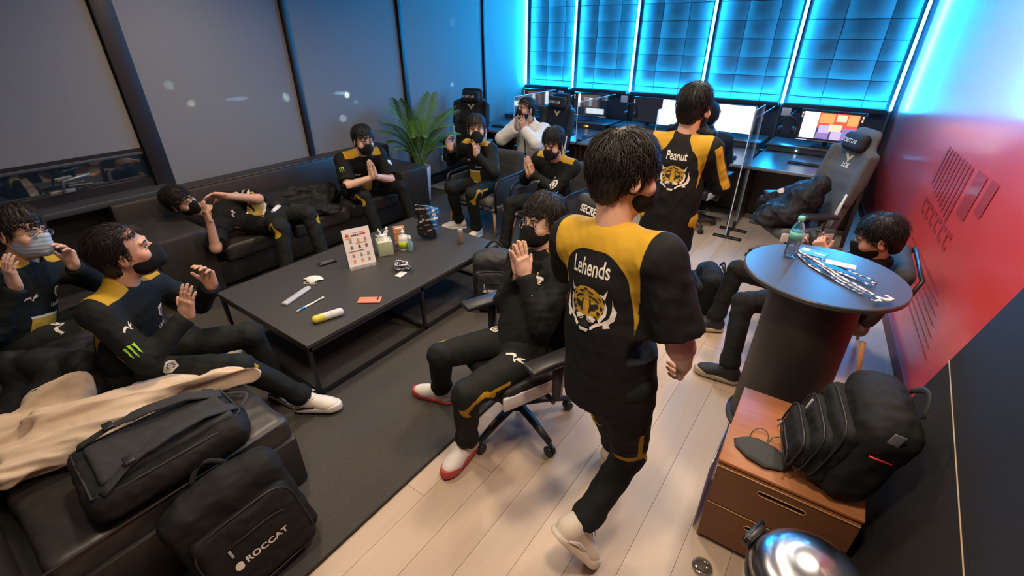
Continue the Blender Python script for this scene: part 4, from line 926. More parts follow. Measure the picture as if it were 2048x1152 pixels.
    for S_, E_, W_ in ((SR, ER, WR), (SL, EL, WL)):
        if sleeve == 'long':
            b0 = .074 if top != 'fleece' else .098; s.cone(S_, E_, b0, b0 * .86, .04); s.cone(E_, W_, b0 * .82, .046 if top != 'fleece' else .062, .025); s.ell(W_ - un(W_ - E_) * .03, (.048,) * 3, None, .015); s.plane(W_ - un(W_ - E_) * .005, un(W_ - E_), .0, .075)
        else:
            d = un(E_ - S_); e = S_ + (E_ - S_) * .92; s.cone(S_, e, .078, .088, .04); s.plane(e - d * .02, d, 0, .115)
    if hem > 0: s.plane(lowp, -up + fw * .0, 0)
    else: s.plane(P - up * .03, -up, .01, .35)
    if collar and top != 'jersey': s.cone(N_ - up * .01, N_ + up * .035 - fw * .005, .070, .068, .02)
    s.cone(N_ + up * .005 + fw * .012, N_ + up * .10 + fw * .03, .050, .056, .01, op='cut')
    V, F = s.mesh(); V = relax(V, F, 1); loc = (V - N_) @ Rt
    jd = np.minimum.reduce([np.linalg.norm(V - q, axis=1) for q in (ER, EL, SR - up * .1, SL - up * .1, Wm)]); V = wrinkle(V, F, .008 if top != 'fleece' else .006, .16, seed + 7, (1, 1, 1), .25 + .75 * np.exp(-(jd / .14) ** 2)); V = relax(V, F, 1, .4)
    ax = np.abs(loc[:, 0]); dz = -loc[:, 2]; zn = np.full(len(V), -.02)
    if top in ('jersey', 'jacket'):
        # black panel: rounded arch on back and front; black sleeves beyond the raglan seam
        aw = .130 + .028 * np.clip((dz - .08) / .22, 0, 1); qx = ax - (aw - .10); qz = (.10 + .045) - dz
        arch = np.where((qx > 0) & (qz > 0), np.hypot(qx, qz) - .10, np.maximum(ax - aw, .045 - dz)); seam = (.190 - .105 * np.clip(dz, 0, .4)) - ax
        seam = np.maximum(seam, np.where((dz < .03), .165 - ax, -1)); bot = .36 - dz
        front = loc[:, 1] > .03; zb = np.minimum(np.minimum(arch, seam), bot); zs = ax - .055 - .5 * np.clip(dz, 0, .2); zb = np.minimum(zb, zs) if split else zb; zf = np.minimum(np.minimum(np.minimum(ax - .05, seam), .012 - dz), .062 - loc[:, 1])
        zn = np.where(front, zf, zb)
        for S_, E_, W_ in ((SR, ER, WR), (SL, EL, WL)):
            for a_, b_, rad_ in ((S_ + (E_ - S_) * .55, E_, .10), (E_, W_, .12)):
                dd = b_ - a_; tt = np.clip((V - a_) @ dd / (dd @ dd), 0, 1); zn = np.where(np.linalg.norm(V - a_ - tt[:, None] * dd, axis=1) < rad_, -.02, zn)
        if top == 'jersey' and False: pass
        for S_, E_, o in ((SR, ER, 1), (SL, EL, -1)):
            d = un(E_ - S_); q = V - S_; t_ = q @ d; outv = un(r * o * .8 + up * .1 - fw * .75) if split else un(r * o * .35 + up * .3 - fw * .9); outv = un(outv - d * (outv @ d)); sdv = np.cross(d, outv); ln = (.030 if split else .011) - np.abs(q @ sdv)
            rr_ = np.linalg.norm(q - t_[:, None] * d, axis=1); on = (t_ > -.02) & (t_ < (.27 if (top == 'jacket' or split) else -1)) & (q @ outv > .02) & (rr_ < .12); zn = np.maximum(zn, np.where(on, ln, -.02))
    me = mesh_np('shirt', V, F); me.attributes.new('zone', 'FLOAT', 'POINT').data.foreach_set('value', zn.astype(np.float32))
    me.materials.append(topmat or {'jersey': M_shirt, 'jacket': M_jack, 'plain': M_plain, 'fleece': M_fleece, 'navy': M_navy}[top]); sh = link({'jersey': 'jersey', 'fleece': 'fleece_jacket'}.get(top, 'jacket'), me, None, body)
    # ---- face pieces
    k = hs
    def HP(x, y, z): return Vector(H + Rh @ (np.array((x, y, z)) * k))
    Rm = Matrix(Rh.tolist())
    if eyes:
        for e in (-1, 1):
            mb = MB(); mb.lathe([(0, -1), (.6, -.8), (1, 0), (.6, .8), (0, 1)], 14, M=Rm @ Matrix.Diagonal((.0145, .005, .0052)), T=HP(e * .032, .0915, .003)); ey = mb.build('eye', mat('eye_white', (.60, .50, .45), .3), body)
            mb = MB(); mb.lathe([(0, -1), (.6, -.8), (1, 0), (.6, .8), (0, 1)], 12, M=Rm @ Matrix.Diagonal((.0062, .005, .0052)), T=HP(e * .031, .0935, .003)); mb.build('iris', mat('iris_dark', (.012, .008, .006), .2), ey)
            mb = MB(); mb.tube([HP(e * .014, .094, .007), HP(e * .030, .0965, .0105), HP(e * .048, .0885, .005)], [.0014, .0022, .0012], 6); mb.build('eyelid', M_hair, ey)
            mb = MB(); mb.tube([HP(e * .014, .099, .022), HP(e * .032, .098, .028), HP(e * .052, .084, .021)], [.0030, .0036, .0018], 6, flat=(.7, tuple(fh))); mb.build('eyebrow', M_hair, body)
    if mask:
        s = SDF(H - .16, H + .16, .0045); mp = lambda x, y, z: H + Rh @ (np.array((x, y, z)) * k)
        s.ell(mp(0, .040, -.052), (.067 * k, .077 * k, .070 * k), Rh, 0); s.cone(mp(0, .107, -.012), mp(0, .104, -.085), .022, .024, .03)
        s.plane(mp(0, .10, -.004), hu * 1.0 + fh * -.32, .006); s.plane(mp(0, .012, 0), -fh * 1 + hu * .15, .006); s.plane(mp(0, 0, -.122), -hu, .01)
        for e in (-1, 1): s.plane(mp(e * .064, .03, -.05), hr * e + fh * .1, .01)
        V, F = s.mesh(); V = relax(V, F, 1)
        if mask == 'surgical':
            q = (V - H) @ Rh; V = V + normals(V, F) * (.0025 * np.abs(np.sin(q[:, 2] * 150)))[:, None]
        me = mesh_np('face_mask', V, F); me.materials.append(M_maskb if mask == 'surgical' else M_mask); mk = link('face_mask', me, None, body)
        for e in (-1, 1):
            mb = MB(); mb.tube([HP(e * .064, .030, -.030), HP(e * .076, .010, -.004), HP(e * .084, -.014, .016), HP(e * .083, -.020, -.01), HP(e * .074, .004, -.040), HP(e * .062, .028, -.075)], .0017, 6); mb.build('ear_loop', M_maskb if mask == 'surgical' else M_mask, mk)
    if glasses:
        g = None; rx, rz_ = (.024, .021) if glasses == 'round' else (.024, .015)
        for e in (-1, 1):
            pts = [HP(e * .033 + rx * math.cos(a), .1085 - .004 * abs(math.cos(a)), -.002 + rz_ * math.sin(a)) for a in np.linspace(0, 2 * math.pi, 22, endpoint=False)]
            mb = MB(); mb.tube(pts, .0013, 6, closed=True)
            if e == -1: mb.tube([HP(-.010, .108, .004), HP(0, .112, .008), HP(.010, .108, .004)], .0013, 6)
            mb.tube([HP(e * (.033 + rx), .104, .003), HP(e * .076, .06, .006), HP(e * .084, -.01, .008), HP(e * .082, -.03, -.01)], .0013, 6)
            o = mb.build('glasses' if g is None else 'glasses_side', M_gl, body if g is None else g); g = o if g is None else g
            mb = MB(); mb.add(pts, [list(range(len(pts)))]); mb.build('lens', M_lens, g)
    if hair: hair_obj(body, H, Rh, k, hair.pop('m', M_hair), seed=seed, **hair)
    # ---- shoes
    for a, t_, u_ in ((AR, tR, uR), (AL, tL, uL)):
        if shoes: put_shoe(body, a, t_, u_, shoes, shoe_s)
    return dict(body=body, shirt=sh, trousers=tro, R=Rt, N=N_, P=P, H=H, Rh=Rh, up=up, fw=fw, r=r, HR=HR, HL=HL, KR=KR, KL=KL, SR=SR, SL=SL, ER=ER, EL=EL, rp=rp)
def mark(pp, on, pos, right, up, polys, m, name='print', scale=1.0, cut=.025, bvh=None):
    o = pp[on]; bv = bvh or bvh_of([o]); V, F = polys if isinstance(polys, tuple) else polys2d(polys); V = [(x * scale, y * scale) for x, y in V]
    return decal(name, V, F, bv, pos, right, up, m, o, .0025, cut)
def back_print(pp, name, size):
    """player name and tiger on the back of a jersey"""
    N_, up, fw, r = pp['N'], pp['up'], pp['fw'], pp['r']; bv = bvh_of([pp['shirt']])
    V, F = text2d(name, .078 * size, .0011, .62, 1.0); decal('lettering', V, F, bv, N_ - up * .103 - fw * .25, r, up, M_wht, pp['shirt'], .0025, .03)
    g, w, b = TIGER
    for polys, m, off in ((g, M_gold, .0020), (w, M_wht, .0030), (b, M_blkp, .0040)):
        V, F = polys2d(polys); V = [(x * 1.0 * size, y * 1.0 * size) for x, y in V]; decal('tiger_print', V, F, bv, N_ - up * .232 - fw * .25, r, up, m, pp['shirt'], off, .02)
def front_marks(pp, belly=True, crest=True, cat=True, reach=.28):
    N_, up, fw, r = pp['N'], pp['up'], pp['fw'], pp['r']; bv = bvh_of([pp['shirt']]); o = pp['shirt']; q = lambda x, z: N_ + r * x - up * z + fw * reach
    L = lambda polys, x, z, m, s=1.0: decal('print', *((lambda vf: ([(a * s, b_ * s) for a, b_ in vf[0]], vf[1]))(polys if isinstance(polys, tuple) else polys2d(polys))), bv, q(x, z), -r, up, m, o, .0025 if m is not M_blkp else .0035, .03)
    if crest: L(CREST, -.085, .155, M_wht); L(CREST_G, -.085, .155, M_blkp); L(text2d('UltraGear', .030, .0006, .9), -.085, .225, M_wht)
    if cat: L(CAT, .085, .16, M_wht, .8)
    if belly:
        L([[(-.075, .06), (.075, .06), (.085, -.05), (-.085, -.05)]], 0, .34, M_gold); L([[(-.08, .072), (.08, .072), (.078, .058), (-.078, .058)], [(-.09, -.05), (.09, -.05), (.082, -.068), (-.082, -.068)]], 0, .34, M_wht)
    for sd, S_, E_ in ((1, 'SR', 'ER'), (-1, 'SL', 'EL')):
        pass
def sleeve_mark(pp, sd, outdir, polys, m, t=.5, s=1.0):
    S_, E_ = (pp['SR'], pp['ER']) if sd > 0 else (pp['SL'], pp['EL']); d = un(E_ - S_); o = V3(outdir); o = un(o - d * (o @ d)); c = S_ + (E_ - S_) * t + o * .2
    rt = np.cross(-d, o); V, F = polys if isinstance(polys, tuple) else polys2d(polys); V = [(x * s, y * s) for x, y in V]; return decal('print', V, F, bvh_of([pp['shirt']]), c, rt, -d, m, pp['shirt'], .0025, .03)
def thigh_mark(pp, sd, polys, m, t=.3, s=1.0, tilt=0.0):
    h1, k1 = (pp['HR'], pp['KR']) if sd > 0 else (pp['HL'], pp['KL']); d = un(k1 - h1); o = np.array((0, 0, 1.)) + pp['rp'] * sd * tilt; o = un(o - d * (o @ d)); c = h1 + (k1 - h1) * t + o * .2
    rt = np.cross(-d, o); V, F = polys if isinstance(polys, tuple) else polys2d(polys); V = [(x * s, y * s) for x, y in V]; return decal('print', V, F, bvh_of([pp['trousers']]), c, rt, -d, m, pp['trousers'], .0025, .03)
def clap(mid, d, r, gap=.018, curl=.12, spread=.06, up_shift=(0, 0, 0)):
    """two hands palm to palm"""
    mid = V3(mid); d = un(d); r = V3(r); r = un(r - d * (r @ d)); return dict(WR=mid - d * .09 + r * gap, WL=mid - d * .09 - r * gap + V3(up_shift), hR=(d, -r, curl, spread), hL=(d, r, curl, spread))
# ------------------------------------------------------------------ the cast
# standing, back to the camera, foreground
p = person('person walking away in the foreground, tiger-print black and gold jersey and cream shoes', P=(-.51, 1.33, .93), N_=(-.575, 1.37, 1.465), H=(-.57, 1.40, 1.645), hf=(.62, .78, -.12), r=(.95, -.27, 0), ER=(-.27, 1.30, 1.16), WR=(-.28, 1.46, .985), EL=(-.80, 1.52, 1.18), WL=(-.68, 1.72, 1.12),
           hR=((-.1, .6, -.8), (-1, 0, .1), .7, .03), hL=((.4, .9, .1), (.6, -.4, -.5), .5, .05), KR=(-.40, 1.39, .50), AR=(-.48, 1.16, .235), KL=(-.60, 1.58, .50), AL=(-.60, 1.78, .088), tR=(.42, .38, -.80), uR=(.35, .75, .55), tL=(-.05, 1, 0), top='jersey', sleeve='short', shoes='cream', hem=.10, hs=1.02, shoe_s=1.12,
           hair=dict(fringe=0.030, strands=2200, nape=-.105, m=M_hairb, length=.085, top=1.06, ear=.025), mask='black', seed=11, shw=.19, bulk=1.02)
back_print(p, 'Lehends', 1.0)
# standing further back
p = person('person standing further back before the white screen, tiger-print black and gold top', P=(-0.925, 3.16, .91), N_=(-0.925, 3.20, 1.435), H=(-0.900, 3.24, 1.615), hf=(.25, .95, -.1), r=(.985, .10, 0), ER=(-0.655, 3.28, 1.14), WR=(-0.855, 3.44, 1.12), EL=(-1.195, 3.26, 1.14), WL=(-0.995, 3.45, 1.10), hR=((-1, .2, 0), (0, -1, 0), .5, .04), hL=((1, .2, 0), (0, -1, 0), .5, .04),
           KR=(-0.835, 3.22, .49), AR=(-0.825, 3.16, .088), KL=(-1.015, 3.24, .49), AL=(-1.045, 3.22, .088), tR=(.2, 1, 0), tL=(-.1, 1, 0), top='jersey', sleeve='long', shoes='white', hem=.22, hs=1.10, hair=dict(fringe=0.030, strands=1200, nape=-.085, top=1.08), mask='black', seed=12, shw=.185, bulk=1.05, split=True)
back_print(p, 'Peanut', 1.0)
# clapping in the gaming chair, round glasses
c = clap((-1.205, 1.735, 1.055), (-.20, -.06, 1), (-.92, .30, 0), .020, .08, .13); c.update(ER=(-1.34, 1.80, .735), EL=(-1.02, 1.67, .745))
p = person('person in round glasses and black mask clapping in a gaming chair beside the walker', P=(-1.17, 1.69, .54), N_=(-1.18, 1.95, 1.00), H=(-1.21, 1.955, 1.175), hf=(-.22, -.95, .10), r=(-.92, .32, .05), rp=(-.92, .38, 0), KR=(-1.48, 1.40, .53), AR=(-1.66, 1.55, .10), KL=(-1.15, 1.23, .55), AL=(-1.255, 1.32, .10),
           tR=(-.95, -.28, 0), tL=(.05, -1, 0), poleR=(-.25, .1, -1), poleL=(.6, -.6, -.8), top='jacket', shoes='red', hair=dict(fringe=0.056, strands=1100, m=M_hairb, length=.06, nape=-.10, top=1.05), mask='black', glasses='round', skin='pale', seed=13, hs=1.08, **c)
front_marks(p, belly=False, cat=False, reach=.145); thigh_mark(p, -1, CAT, M_wht, .30, 1.2, .3); thigh_mark(p, 1, CREST, M_wht, .22, .8); thigh_mark(p, 1, CREST_G, M_blkp, .22, .8)
# near-left man with a black mask, hair tied back
p = person('person with tied-back hair and black mask about to clap on the near sofa', P=(-2.74, .42, .50), N_=(-2.70, .50, .955), H=(-2.675, .555, 1.125), hf=(.38, .90, .22), r=(.62, -.78, 0), rp=(.75, -.62, 0), WR=(-2.46, .64, .80), WL=(-2.62, .84, .84), hR=((.10, .25, 1), (-.3, .75, 0), .12, .05), hL=((.1, .0, 1), (.45, -.8, 0), .45, .05), poleR=(.5, -.2, -.9), poleL=(-.2, .6, -.9),
           KR=(-2.30, .74, .50), AR=(-2.255, 1.00, .12), KL=(-2.50, .91, .53), AL=(-2.52, .97, .10), tR=(.75, .55, 0), tL=(.92, .12, 0), top='jacket', shoes='white', hair=dict(fringe=0.085, strands=900, nape=-.13, m=M_hairb, crown=(0, .10, .11), length=.08, top=.92, ear=.035), mask='black', skin='warm', seed=15, hs=1.10)
front_marks(p, belly=False); sleeve_mark(p, 1, (.95, -.15, .15), CLAW, M_grn, .80, 1.1); thigh_mark(p, 1, CREST, M_wht, .45, 1.0, .6); thigh_mark(p, 1, CREST_G, M_blkp, .45, 1.0, .6); sleeve_mark(p, 1, (.7, .5, .5), CAT, M_wht, .42, .8)
# far-left man with a blue surgical mask
p = person('person with glasses and a pale blue surgical mask raising both hands at the left edge', P=(-3.48, .10, .50), N_=(-3.47, .30, .95), H=(-3.42, .335, 1.125), hf=(.80, .55, -.05), r=(.60, -.78, 0), WR=(-3.20, .20, .93), WL=(-3.29, .45, .92), hR=((.05, .1, 1), (-.2, .6, 0), .2, .08), hL=((.0, .1, 1), (.3, -.7, 0), .45, .10), poleR=(.4, -.5, -.9), poleL=(-.2, .6, -.9),
           KR=(-3.20, .52, .55), AR=(-3.2, .86, .10), KL=(-3.50, .55, .55), AL=(-3.5, .92, .10), tR=(.1, 1, 0), tL=(0, 1, 0), top='jacket', shoes='white', hair=dict(fringe=0.050, strands=700, m=M_hairb), mask='surgical', glasses='square', skin='fair', seed=17, hs=1.10)
front_marks(p, belly=True); thigh_mark(p, 1, CAT, M_wht, .5, 1.3, .5)
# reclining on the long sofa
p = person('person reclining on the long sofa with the head on its armrest, clapping', P=(-4.16, 2.06, .50), N_=(-4.47, 1.66, .62), H=(-4.58, 1.46, .76), hf=(.72, .35, .05), r=(.53, -.66, -.35), hu=(-.45, -.50, .55), rp=(.5, -.8, 0), WR=(-3.98, 1.42, .72), WL=(-4.13, 1.66, .84), ER=(-3.98, 1.40, .50), EL=(-4.16, 1.92, .74), hR=((-.15, -.05, 1), (0, 1, .2), .15, .04), hL=((-.3, -.85, .25), (.5, -.4, -.6), .25, .05),
           KR=(-3.72, 1.84, .60), AR=(-3.62, 1.74, .20), KL=(-3.74, 2.12, .62), AL=(-3.60, 2.10, .20), tR=(.9, -.2, -.1), tL=(.9, 0, -.1), top='jersey', sleeve='short', shoes='white', hair=dict(fringe=0.050, strands=600, m=M_hairb, top=1.05), mask='black', skin='warm', seed=19, hs=1.10, fine=True)
front_marks(p, belly=True)
# seated at the far end of the long sofa
c = clap((-3.90, 2.98, .83), (-.10, -.05, 1), (-.2, -.97, 0), .018, .08, .05)
p = person('person with short hair and glasses clasping hands at the far end of the long sofa', P=(-4.38, 3.14, .50), N_=(-4.14, 3.06, .93), H=(-4.02, 3.02, 1.085), hf=(.88, -.25, -.12), r=(-.30, -.93, 0), KR=(-3.98, 2.90, .54), AR=(-3.84, 2.92, .10), KL=(-3.98, 3.40, .52), AL=(-3.86, 3.42, .10), tR=(1, -.2, 0), tL=(1, .1, 0), poleR=(.2, -.6, -.8), poleL=(.2, .6, -.8),
           top='jersey', sleeve='short', shoes='white', hair=dict(fringe=0.058, strands=600, top=1.0), mask='black', glasses='square', skin='pale', seed=21, hs=1.12, bulk=1.16, shw=.20, **c)
front_marks(p, belly=True); sleeve_mark(p, 1, (.7, -.75, .1), CLAW, M_grn, .5, 1.0); sleeve_mark(p, -1, (.9, .4, .2), CREST, M_wht, .45, .9)
# left armchair
p = person('person in a dark team jacket clapping wide in the left tube-framed armchair', P=(-3.34, 4.08, .49), N_=(-3.36, 4.02, .97), H=(-3.27, 3.90, 1.135), hf=(.55, -.75, .10), r=(-.97, .05, .0), WR=(-3.62, 3.86, .90), WL=(-3.20, 3.80, .90), hR=((-.25, -.1, 1), (.9, -.1, .3), .5, .05), hL=((.0, -.05, 1), (-1, .1, 0), .2, .05), poleR=(-.8, .2, -.8), poleL=(.7, -.1, -.8),
           KR=(-3.46, 3.66, .54), AR=(-3.50, 3.80, .10), KL=(-3.14, 3.62, .54), AL=(-3.17, 3.72, .10), tR=(-.75, -.6, 0), tL=(.1, -1, 0), top='jacket', shoes='white', hair=dict(fringe=0.050, strands=600, m=M_hairb, top=1.08, length=.05), mask='black', skin='warm', seed=23, hs=1.12)
front_marks(p, belly=True)
# right armchair
c = clap((-2.53, 3.78, .90), (-.30, -.1, .95), (-.9, -.1, .3), .018, .10, .10)
p = person('person in a dark team jacket rubbing hands in the right tube-framed armchair', P=(-2.40, 4.06, .49), N_=(-2.33, 3.98, .96), H=(-2.29, 3.83, 1.125), hf=(.10, -.95, -.22), r=(-.96, -.10, 0), KR=(-2.62, 3.60, .54), AR=(-2.62, 3.50, .10), KL=(-2.36, 3.56, .56), AL=(-2.34, 3.42, .10), tR=(-.2, -1, 0), tL=(0, -1, 0), poleR=(-.7, .2, -.8), poleL=(.7, -.2, -.8), top='jacket', shoes='white',
           hair=dict(fringe=0.052, strands=700, top=1.02), mask='black', skin='fair', seed=25, hs=1.12, **c)
front_marks(p, belly=False)
# cheering in white fleece
p = person('person in a white fleece jacket shouting through cupped hands at the far desk', P=(-3.43, 5.22, .52), N_=(-3.39, 5.10, 1.02), H=(-3.42, 5.04, 1.20), hf=(-.25, -.92, .10), r=(-.99, 0, 0), WR=(-3.47, 4.90, .985), WL=(-3.355, 4.90, .985), hR=((.05, -.25, 1), (.7, .5, 0), .25, .03), hL=((-.05, -.25, 1), (-.7, .5, 0), .25, .03), poleR=(-1, -.2, -.7), poleL=(1, -.1, -.6),
           KR=(-3.58, 4.80, .55), AR=(-3.58, 4.75, .10), KL=(-3.26, 4.80, .55), AL=(-3.26, 4.74, .10), tR=(-.1, -1, 0), tL=(.1, -1, 0), top='fleece', bottom='plain', shoes='black', hair=dict(fringe=0.060, strands=400, top=.92, length=.04), mask='black', skin='warm', seed=27, hs=1.12, bulk=1.22, fine=False, knees=False, botmat=mat('charcoal_trousers', (.05, .052, .06), .8), shw=.20)
N_, up, fw, r = p['N'], p['up'], p['fw'], p['r']; bv = bvh_of([p['shirt']])
decal('zip', *polys2d([[(-.006, -.05), (.006, -.05), (.006, -.45), (-.006, -.45)]]), bv, N_ + fw * .35, -r, up, M_blkp, p['shirt'], .003, .03)
# seated low by the red wall with a phone
p = person('person in black slouched behind the high round table looking at a phone', P=(.04, 3.44, .47), N_=(.30, 3.42, .79), H=(.275, 3.40, .955), hf=(-.93, -.10, -.30), r=(.05, 1, 0), rp=(0, 1, 0), WR=(-.02, 3.52, .78), WL=(.03, 3.33, .80), hR=((-.55, -.2, .75), (.3, -.9, .2), .9, .03), hL=((-.45, .1, .8), (.3, .9, .2), .9, .03), poleR=(.2, .5, -.8), poleL=(.2, -.5, -.8),
           KR=(-.44, 3.42, .52), AR=(-.50, 3.36, .10), KL=(-.30, 2.99, .50), AL=(-.26, 2.80, .10), tR=(-.8, -.4, 0), tL=(-1, -.08, 0), top='plain', bottom='plain', shoes='black', hair=dict(fringe=0.058, strands=900, top=1.0, length=.05), mask='black', skin='warm', seed=29, hs=1.12, knees=False, shw=.185)
t = thing('phone', 'black phone held by the person behind the high round table', 'phone', (-.035, 3.425, .865)); t.rotation_euler = frame((.35, .55, -.45), (-.5, .2, .8)).to_euler()
mb = MB(); mb.box((0, 0, 0), (.075, .009, .155), r=.004); mb.build('case', mat('phone_black', (.008, .008, .009), .3), t)
mb = MB(); mb.box((.02, -.006, .055), (.025, .004, .03), r=.002); mb.build('camera_bump', mat('phone_glass', (.015, .015, .018), .15), t)
# at the wide white screen, nearly hidden
p = person('person in a dark navy jacket seated at the wide white screen, nearly hidden', P=(-1.40, 5.62, .52), N_=(-1.38, 5.66, 1.05), H=(-1.40, 5.70, 1.22), hf=(-.05, .98, -.15), r=(.99, .05, 0), WR=(-1.28, 5.98, .76), WL=(-1.74, 6.0, .76), hR=((-.1, 1, -.1), (0, 0, -1), .2, .05), hL=((.1, 1, -.1), (0, 0, -1), .2, .05), KR=(-1.36, 6.02, .54), AR=(-1.36, 6.10, .10), KL=(-1.66, 6.02, .54), AL=(-1.66, 6.1, .10),
           top='navy', bottom='plain', shoes='black', hair=dict(fringe=0.050, strands=300), mask=None, eyes=False, fine=False, seed=31, hs=1.1, bulk=1.15, knees=False, shw=.21)
# ================================================================== BAGS AND COATS
M_bag = mat('bag_nylon', (.012, .012, .0125), .72, spec=.2, bump=(350, .35, .003), noise=(40, .25)); M_bag2 = mat('bag_mesh', (.020, .020, .021), .8, bump=(200, .5, .004)); M_web = mat('webbing', (.016, .016, .016), .7, bump=(300, .3, .002)); M_zip = mat('zip_dark', (.03, .03, .03), .4, .5); M_tag = mat('tag_grey', (.34, .34, .34), .5)
def backpack(label, c, R, w, h, d, mark_txt=None, mark_at=(0, .12), pockets=1, straps=True, handle=True, blue=False, logo=.05, pad=False, bagm=None):
    """R columns: right (width), front, up (height). c = centre of the body"""
    t = thing('backpack', label, 'backpack', (0, 0, 0), group='black backpacks')
    Rn = npm(R); c = V3(c); P_ = lambda x, y, z: c + Rn @ np.array((x, y, z)); bm_ = bagm or M_bag
    ext = math.hypot(math.hypot(w, h), d) / 2 + .06
    s = SDF(c - ext, c + ext, .010); s.rbox(P_(0, 0, -.02), (w / 2, d / 2 * .82, h / 2 - .02), .06, Rn, 0); s.ell(P_(0, 0, h / 2 - .10), (w / 2 * .94, d / 2 * .74, .10), Rn, .05)
    body = sdf_obj('body', s, bm_, t, 1, (.006, .16, int(abs(c[0]) * 100)))
    last = body
    if pad:
        s = SDF(c - ext, c + ext, .008); s.rbox(P_(0, -d / 2 * .80, .0), (w / 2 * .66, .022, h / 2 * .78), .018, Rn, 0); pd = sdf_obj('back_panel', s, M_bag2, t, 1, (.003, .12, 3))
        mb = MB(); q = [(-.78, -.9), (.78, -.9), (.86, -.6), (.82, .6), (.5, .88), (-.5, .88), (-.82, .6), (-.86, -.6)]; mb.tube([Vector(P_(x * w / 2, -d / 2 * .70, z * h / 2)) for x, z in q], .005, 6, closed=True); mb.build('piping', M_web, t)
    for i in range(pockets):
        hh = h * (.66 - .16 * i); yy = d / 2 * .80 + .035 * i; s = SDF(P_(0, yy, 0) - ext, P_(0, yy, 0) + ext, .010); s.rbox(P_(0, yy, -h / 2 + hh / 2 + .02), (w / 2 * (.86 - .07 * i), .045, hh / 2), .04, Rn, 0)
        last = sdf_obj('front_pocket', s, bm_, t, 1, (.005, .14, 7 + i))
        hw, hv, zc_ = w / 2 * (.86 - .07 * i), hh / 2, -h / 2 + hh / 2 + .02; loop = [Vector(P_(math.copysign(abs(math.cos(a)) ** .45, math.cos(a)) * hw * .985, yy + .030, zc_ + math.copysign(abs(math.sin(a)) ** .45, math.sin(a)) * hv * .985)) for a in np.linspace(0, 2 * math.pi, 40, endpoint=False)]
        mb = MB(); mb.tube(loop, .0045, 6, closed=True); mb.build('piping', M_zip, t)
        zz = -h / 2 + hh + .0; mb = MB(); mb.tube([Vector(P_(x, yy + .047 - .02 * (abs(x) / (w / 2)) ** 2, zz - .075 - .08 * (abs(x) / (w * .40)) ** 4)) for x in np.linspace(-w * .38, w * .38, 15)], .0035, 6); mb.build('zip', M_zip, t)
        mb = MB(); mb.box((0, 0, 0), (.010, .006, .035), M=R, T=P_(w * .2, yy + .052, zz - .10), r=.002); mb.build('zip_pull', M_tag, t)
    if handle:
        mb = MB(); mb.tube([Vector(P_(x, -d * .30, h / 2 - .03 + .06 * math.sin(a))) for x, a in zip(np.linspace(-.07, .07, 11), np.linspace(0, math.pi, 11))], .011, 8, flat=(.35, tuple(Rn[:, 1]))); mb.build('handle', M_web, t)
    if straps:
        for e in (-1, 1):
            pts = [P_(e * w * .16, -d / 2 * .80, h * .42), P_(e * w * .22, -d / 2 - .035, h * .22), P_(e * w * .27, -d / 2 - .045, 0), P_(e * w * .33, -d / 2 - .03, -h * .22), P_(e * w * .42, -d / 2 * .8, -h * .40)]
            q = [Vector(p) for p in pts]; cur = []
            for i in range(len(q) - 1):
                for f_ in np.linspace(0, 1, 5, endpoint=False): cur.append(q[i].lerp(q[i + 1], f_))
            cur.append(q[-1]); mb = MB(); mb.tube(cur, [.032] * 13 + [.020] * (len(cur) - 13), 10, flat=(.28, tuple(Rn[:, 1]))); st = mb.build('shoulder_strap', M_bag2, t)
            mb = MB(); p = q[3]; mb.box((0, 0, 0), (.045, .014, .035), M=R, T=p + Vector(Rn[:, 1]) * -.008, r=.004); mb.build('buckle', M_plast, st)
    if mark_txt:
        V, F = text2d(mark_txt, logo, .0012, 1.1, 1.1); x0 = min(v[0] for v in V); bv = bvh_of([last]); o = P_(mark_at[0], d / 2 + .2, mark_at[1])
        decal('lettering', V, F, bv, o, -Rn[:, 0], Rn[:, 2], M_wht, last, .003, .05, .4)
        ring = [(x0 - logo * .75 + logo * .48 * math.cos(a), logo * .48 * math.sin(a)) for a in np.linspace(.5, 5.6, 16)] + [(x0 - logo * .75 + logo * .18 * math.cos(a), logo * .18 * math.sin(a)) for a in np.linspace(5.6, .5, 12)]
        decal('emblem', *polys2d([ring]), bv, o, -Rn[:, 0], Rn[:, 2], M_wht, last, .003, .05, .4)
    return t, P_, last, body
backpack('black backpack lying strap side up on the near sofa beside the beige jacket', (-1.97, .28, .535), Matrix(((1, 0, 0), (0, 0, 1), (0, -1, 0))).transposed() if False else basis((1, -.06, 0), (.06, 1, 0)) @ Matrix(((1, 0, 0), (0, 0, 1), (0, -1, 0))), .40, .60, .18, pockets=0, straps=True, pad=True)
u = Vector((-.28, -.10, .95)).normalized(); n = Vector((.93, -.12, .30)); n = (n - u * n.dot(u)).normalized(); rr_ = n.cross(u)
t, P_, last, body = backpack('large black backpack with white lettering standing against the near sofa end', (-1.635, .34, .262), Matrix((rr_, n, u)).transposed(), .46, .52, .20, 'ROCCAT', (-.02, -.09), pockets=1, straps=False, logo=.036)
u = Vector((0, 0, 1)); n = Vector((.55, -.83, .08)).normalized(); rr_ = n.cross(u).normalized(); u = rr_.cross(n)
backpack('black backpack with a small white mark standing by the far end of the long table', (-2.10, 2.66, .272), Matrix((rr_, n, u)).transposed(), .34, .52, .24, 'ROCCAT', (-.03, -.06), pockets=1, straps=False, logo=.030, bagm=mat('bag_blue_black', (.016, .018, .022), .6, bump=(350, .3, .003)))
n = Vector((-.85, -.5, .10)).normalized(); u = Vector((.15, 0, 1)); rr_ = n.cross(u).normalized(); u = rr_.cross(n)
backpack('slumped black bag on the floor beside the legs of the person behind the round table', (-.66, 3.66, .205), Matrix((rr_, n, u)).transposed(), .34, .40, .22, pockets=1, straps=True)
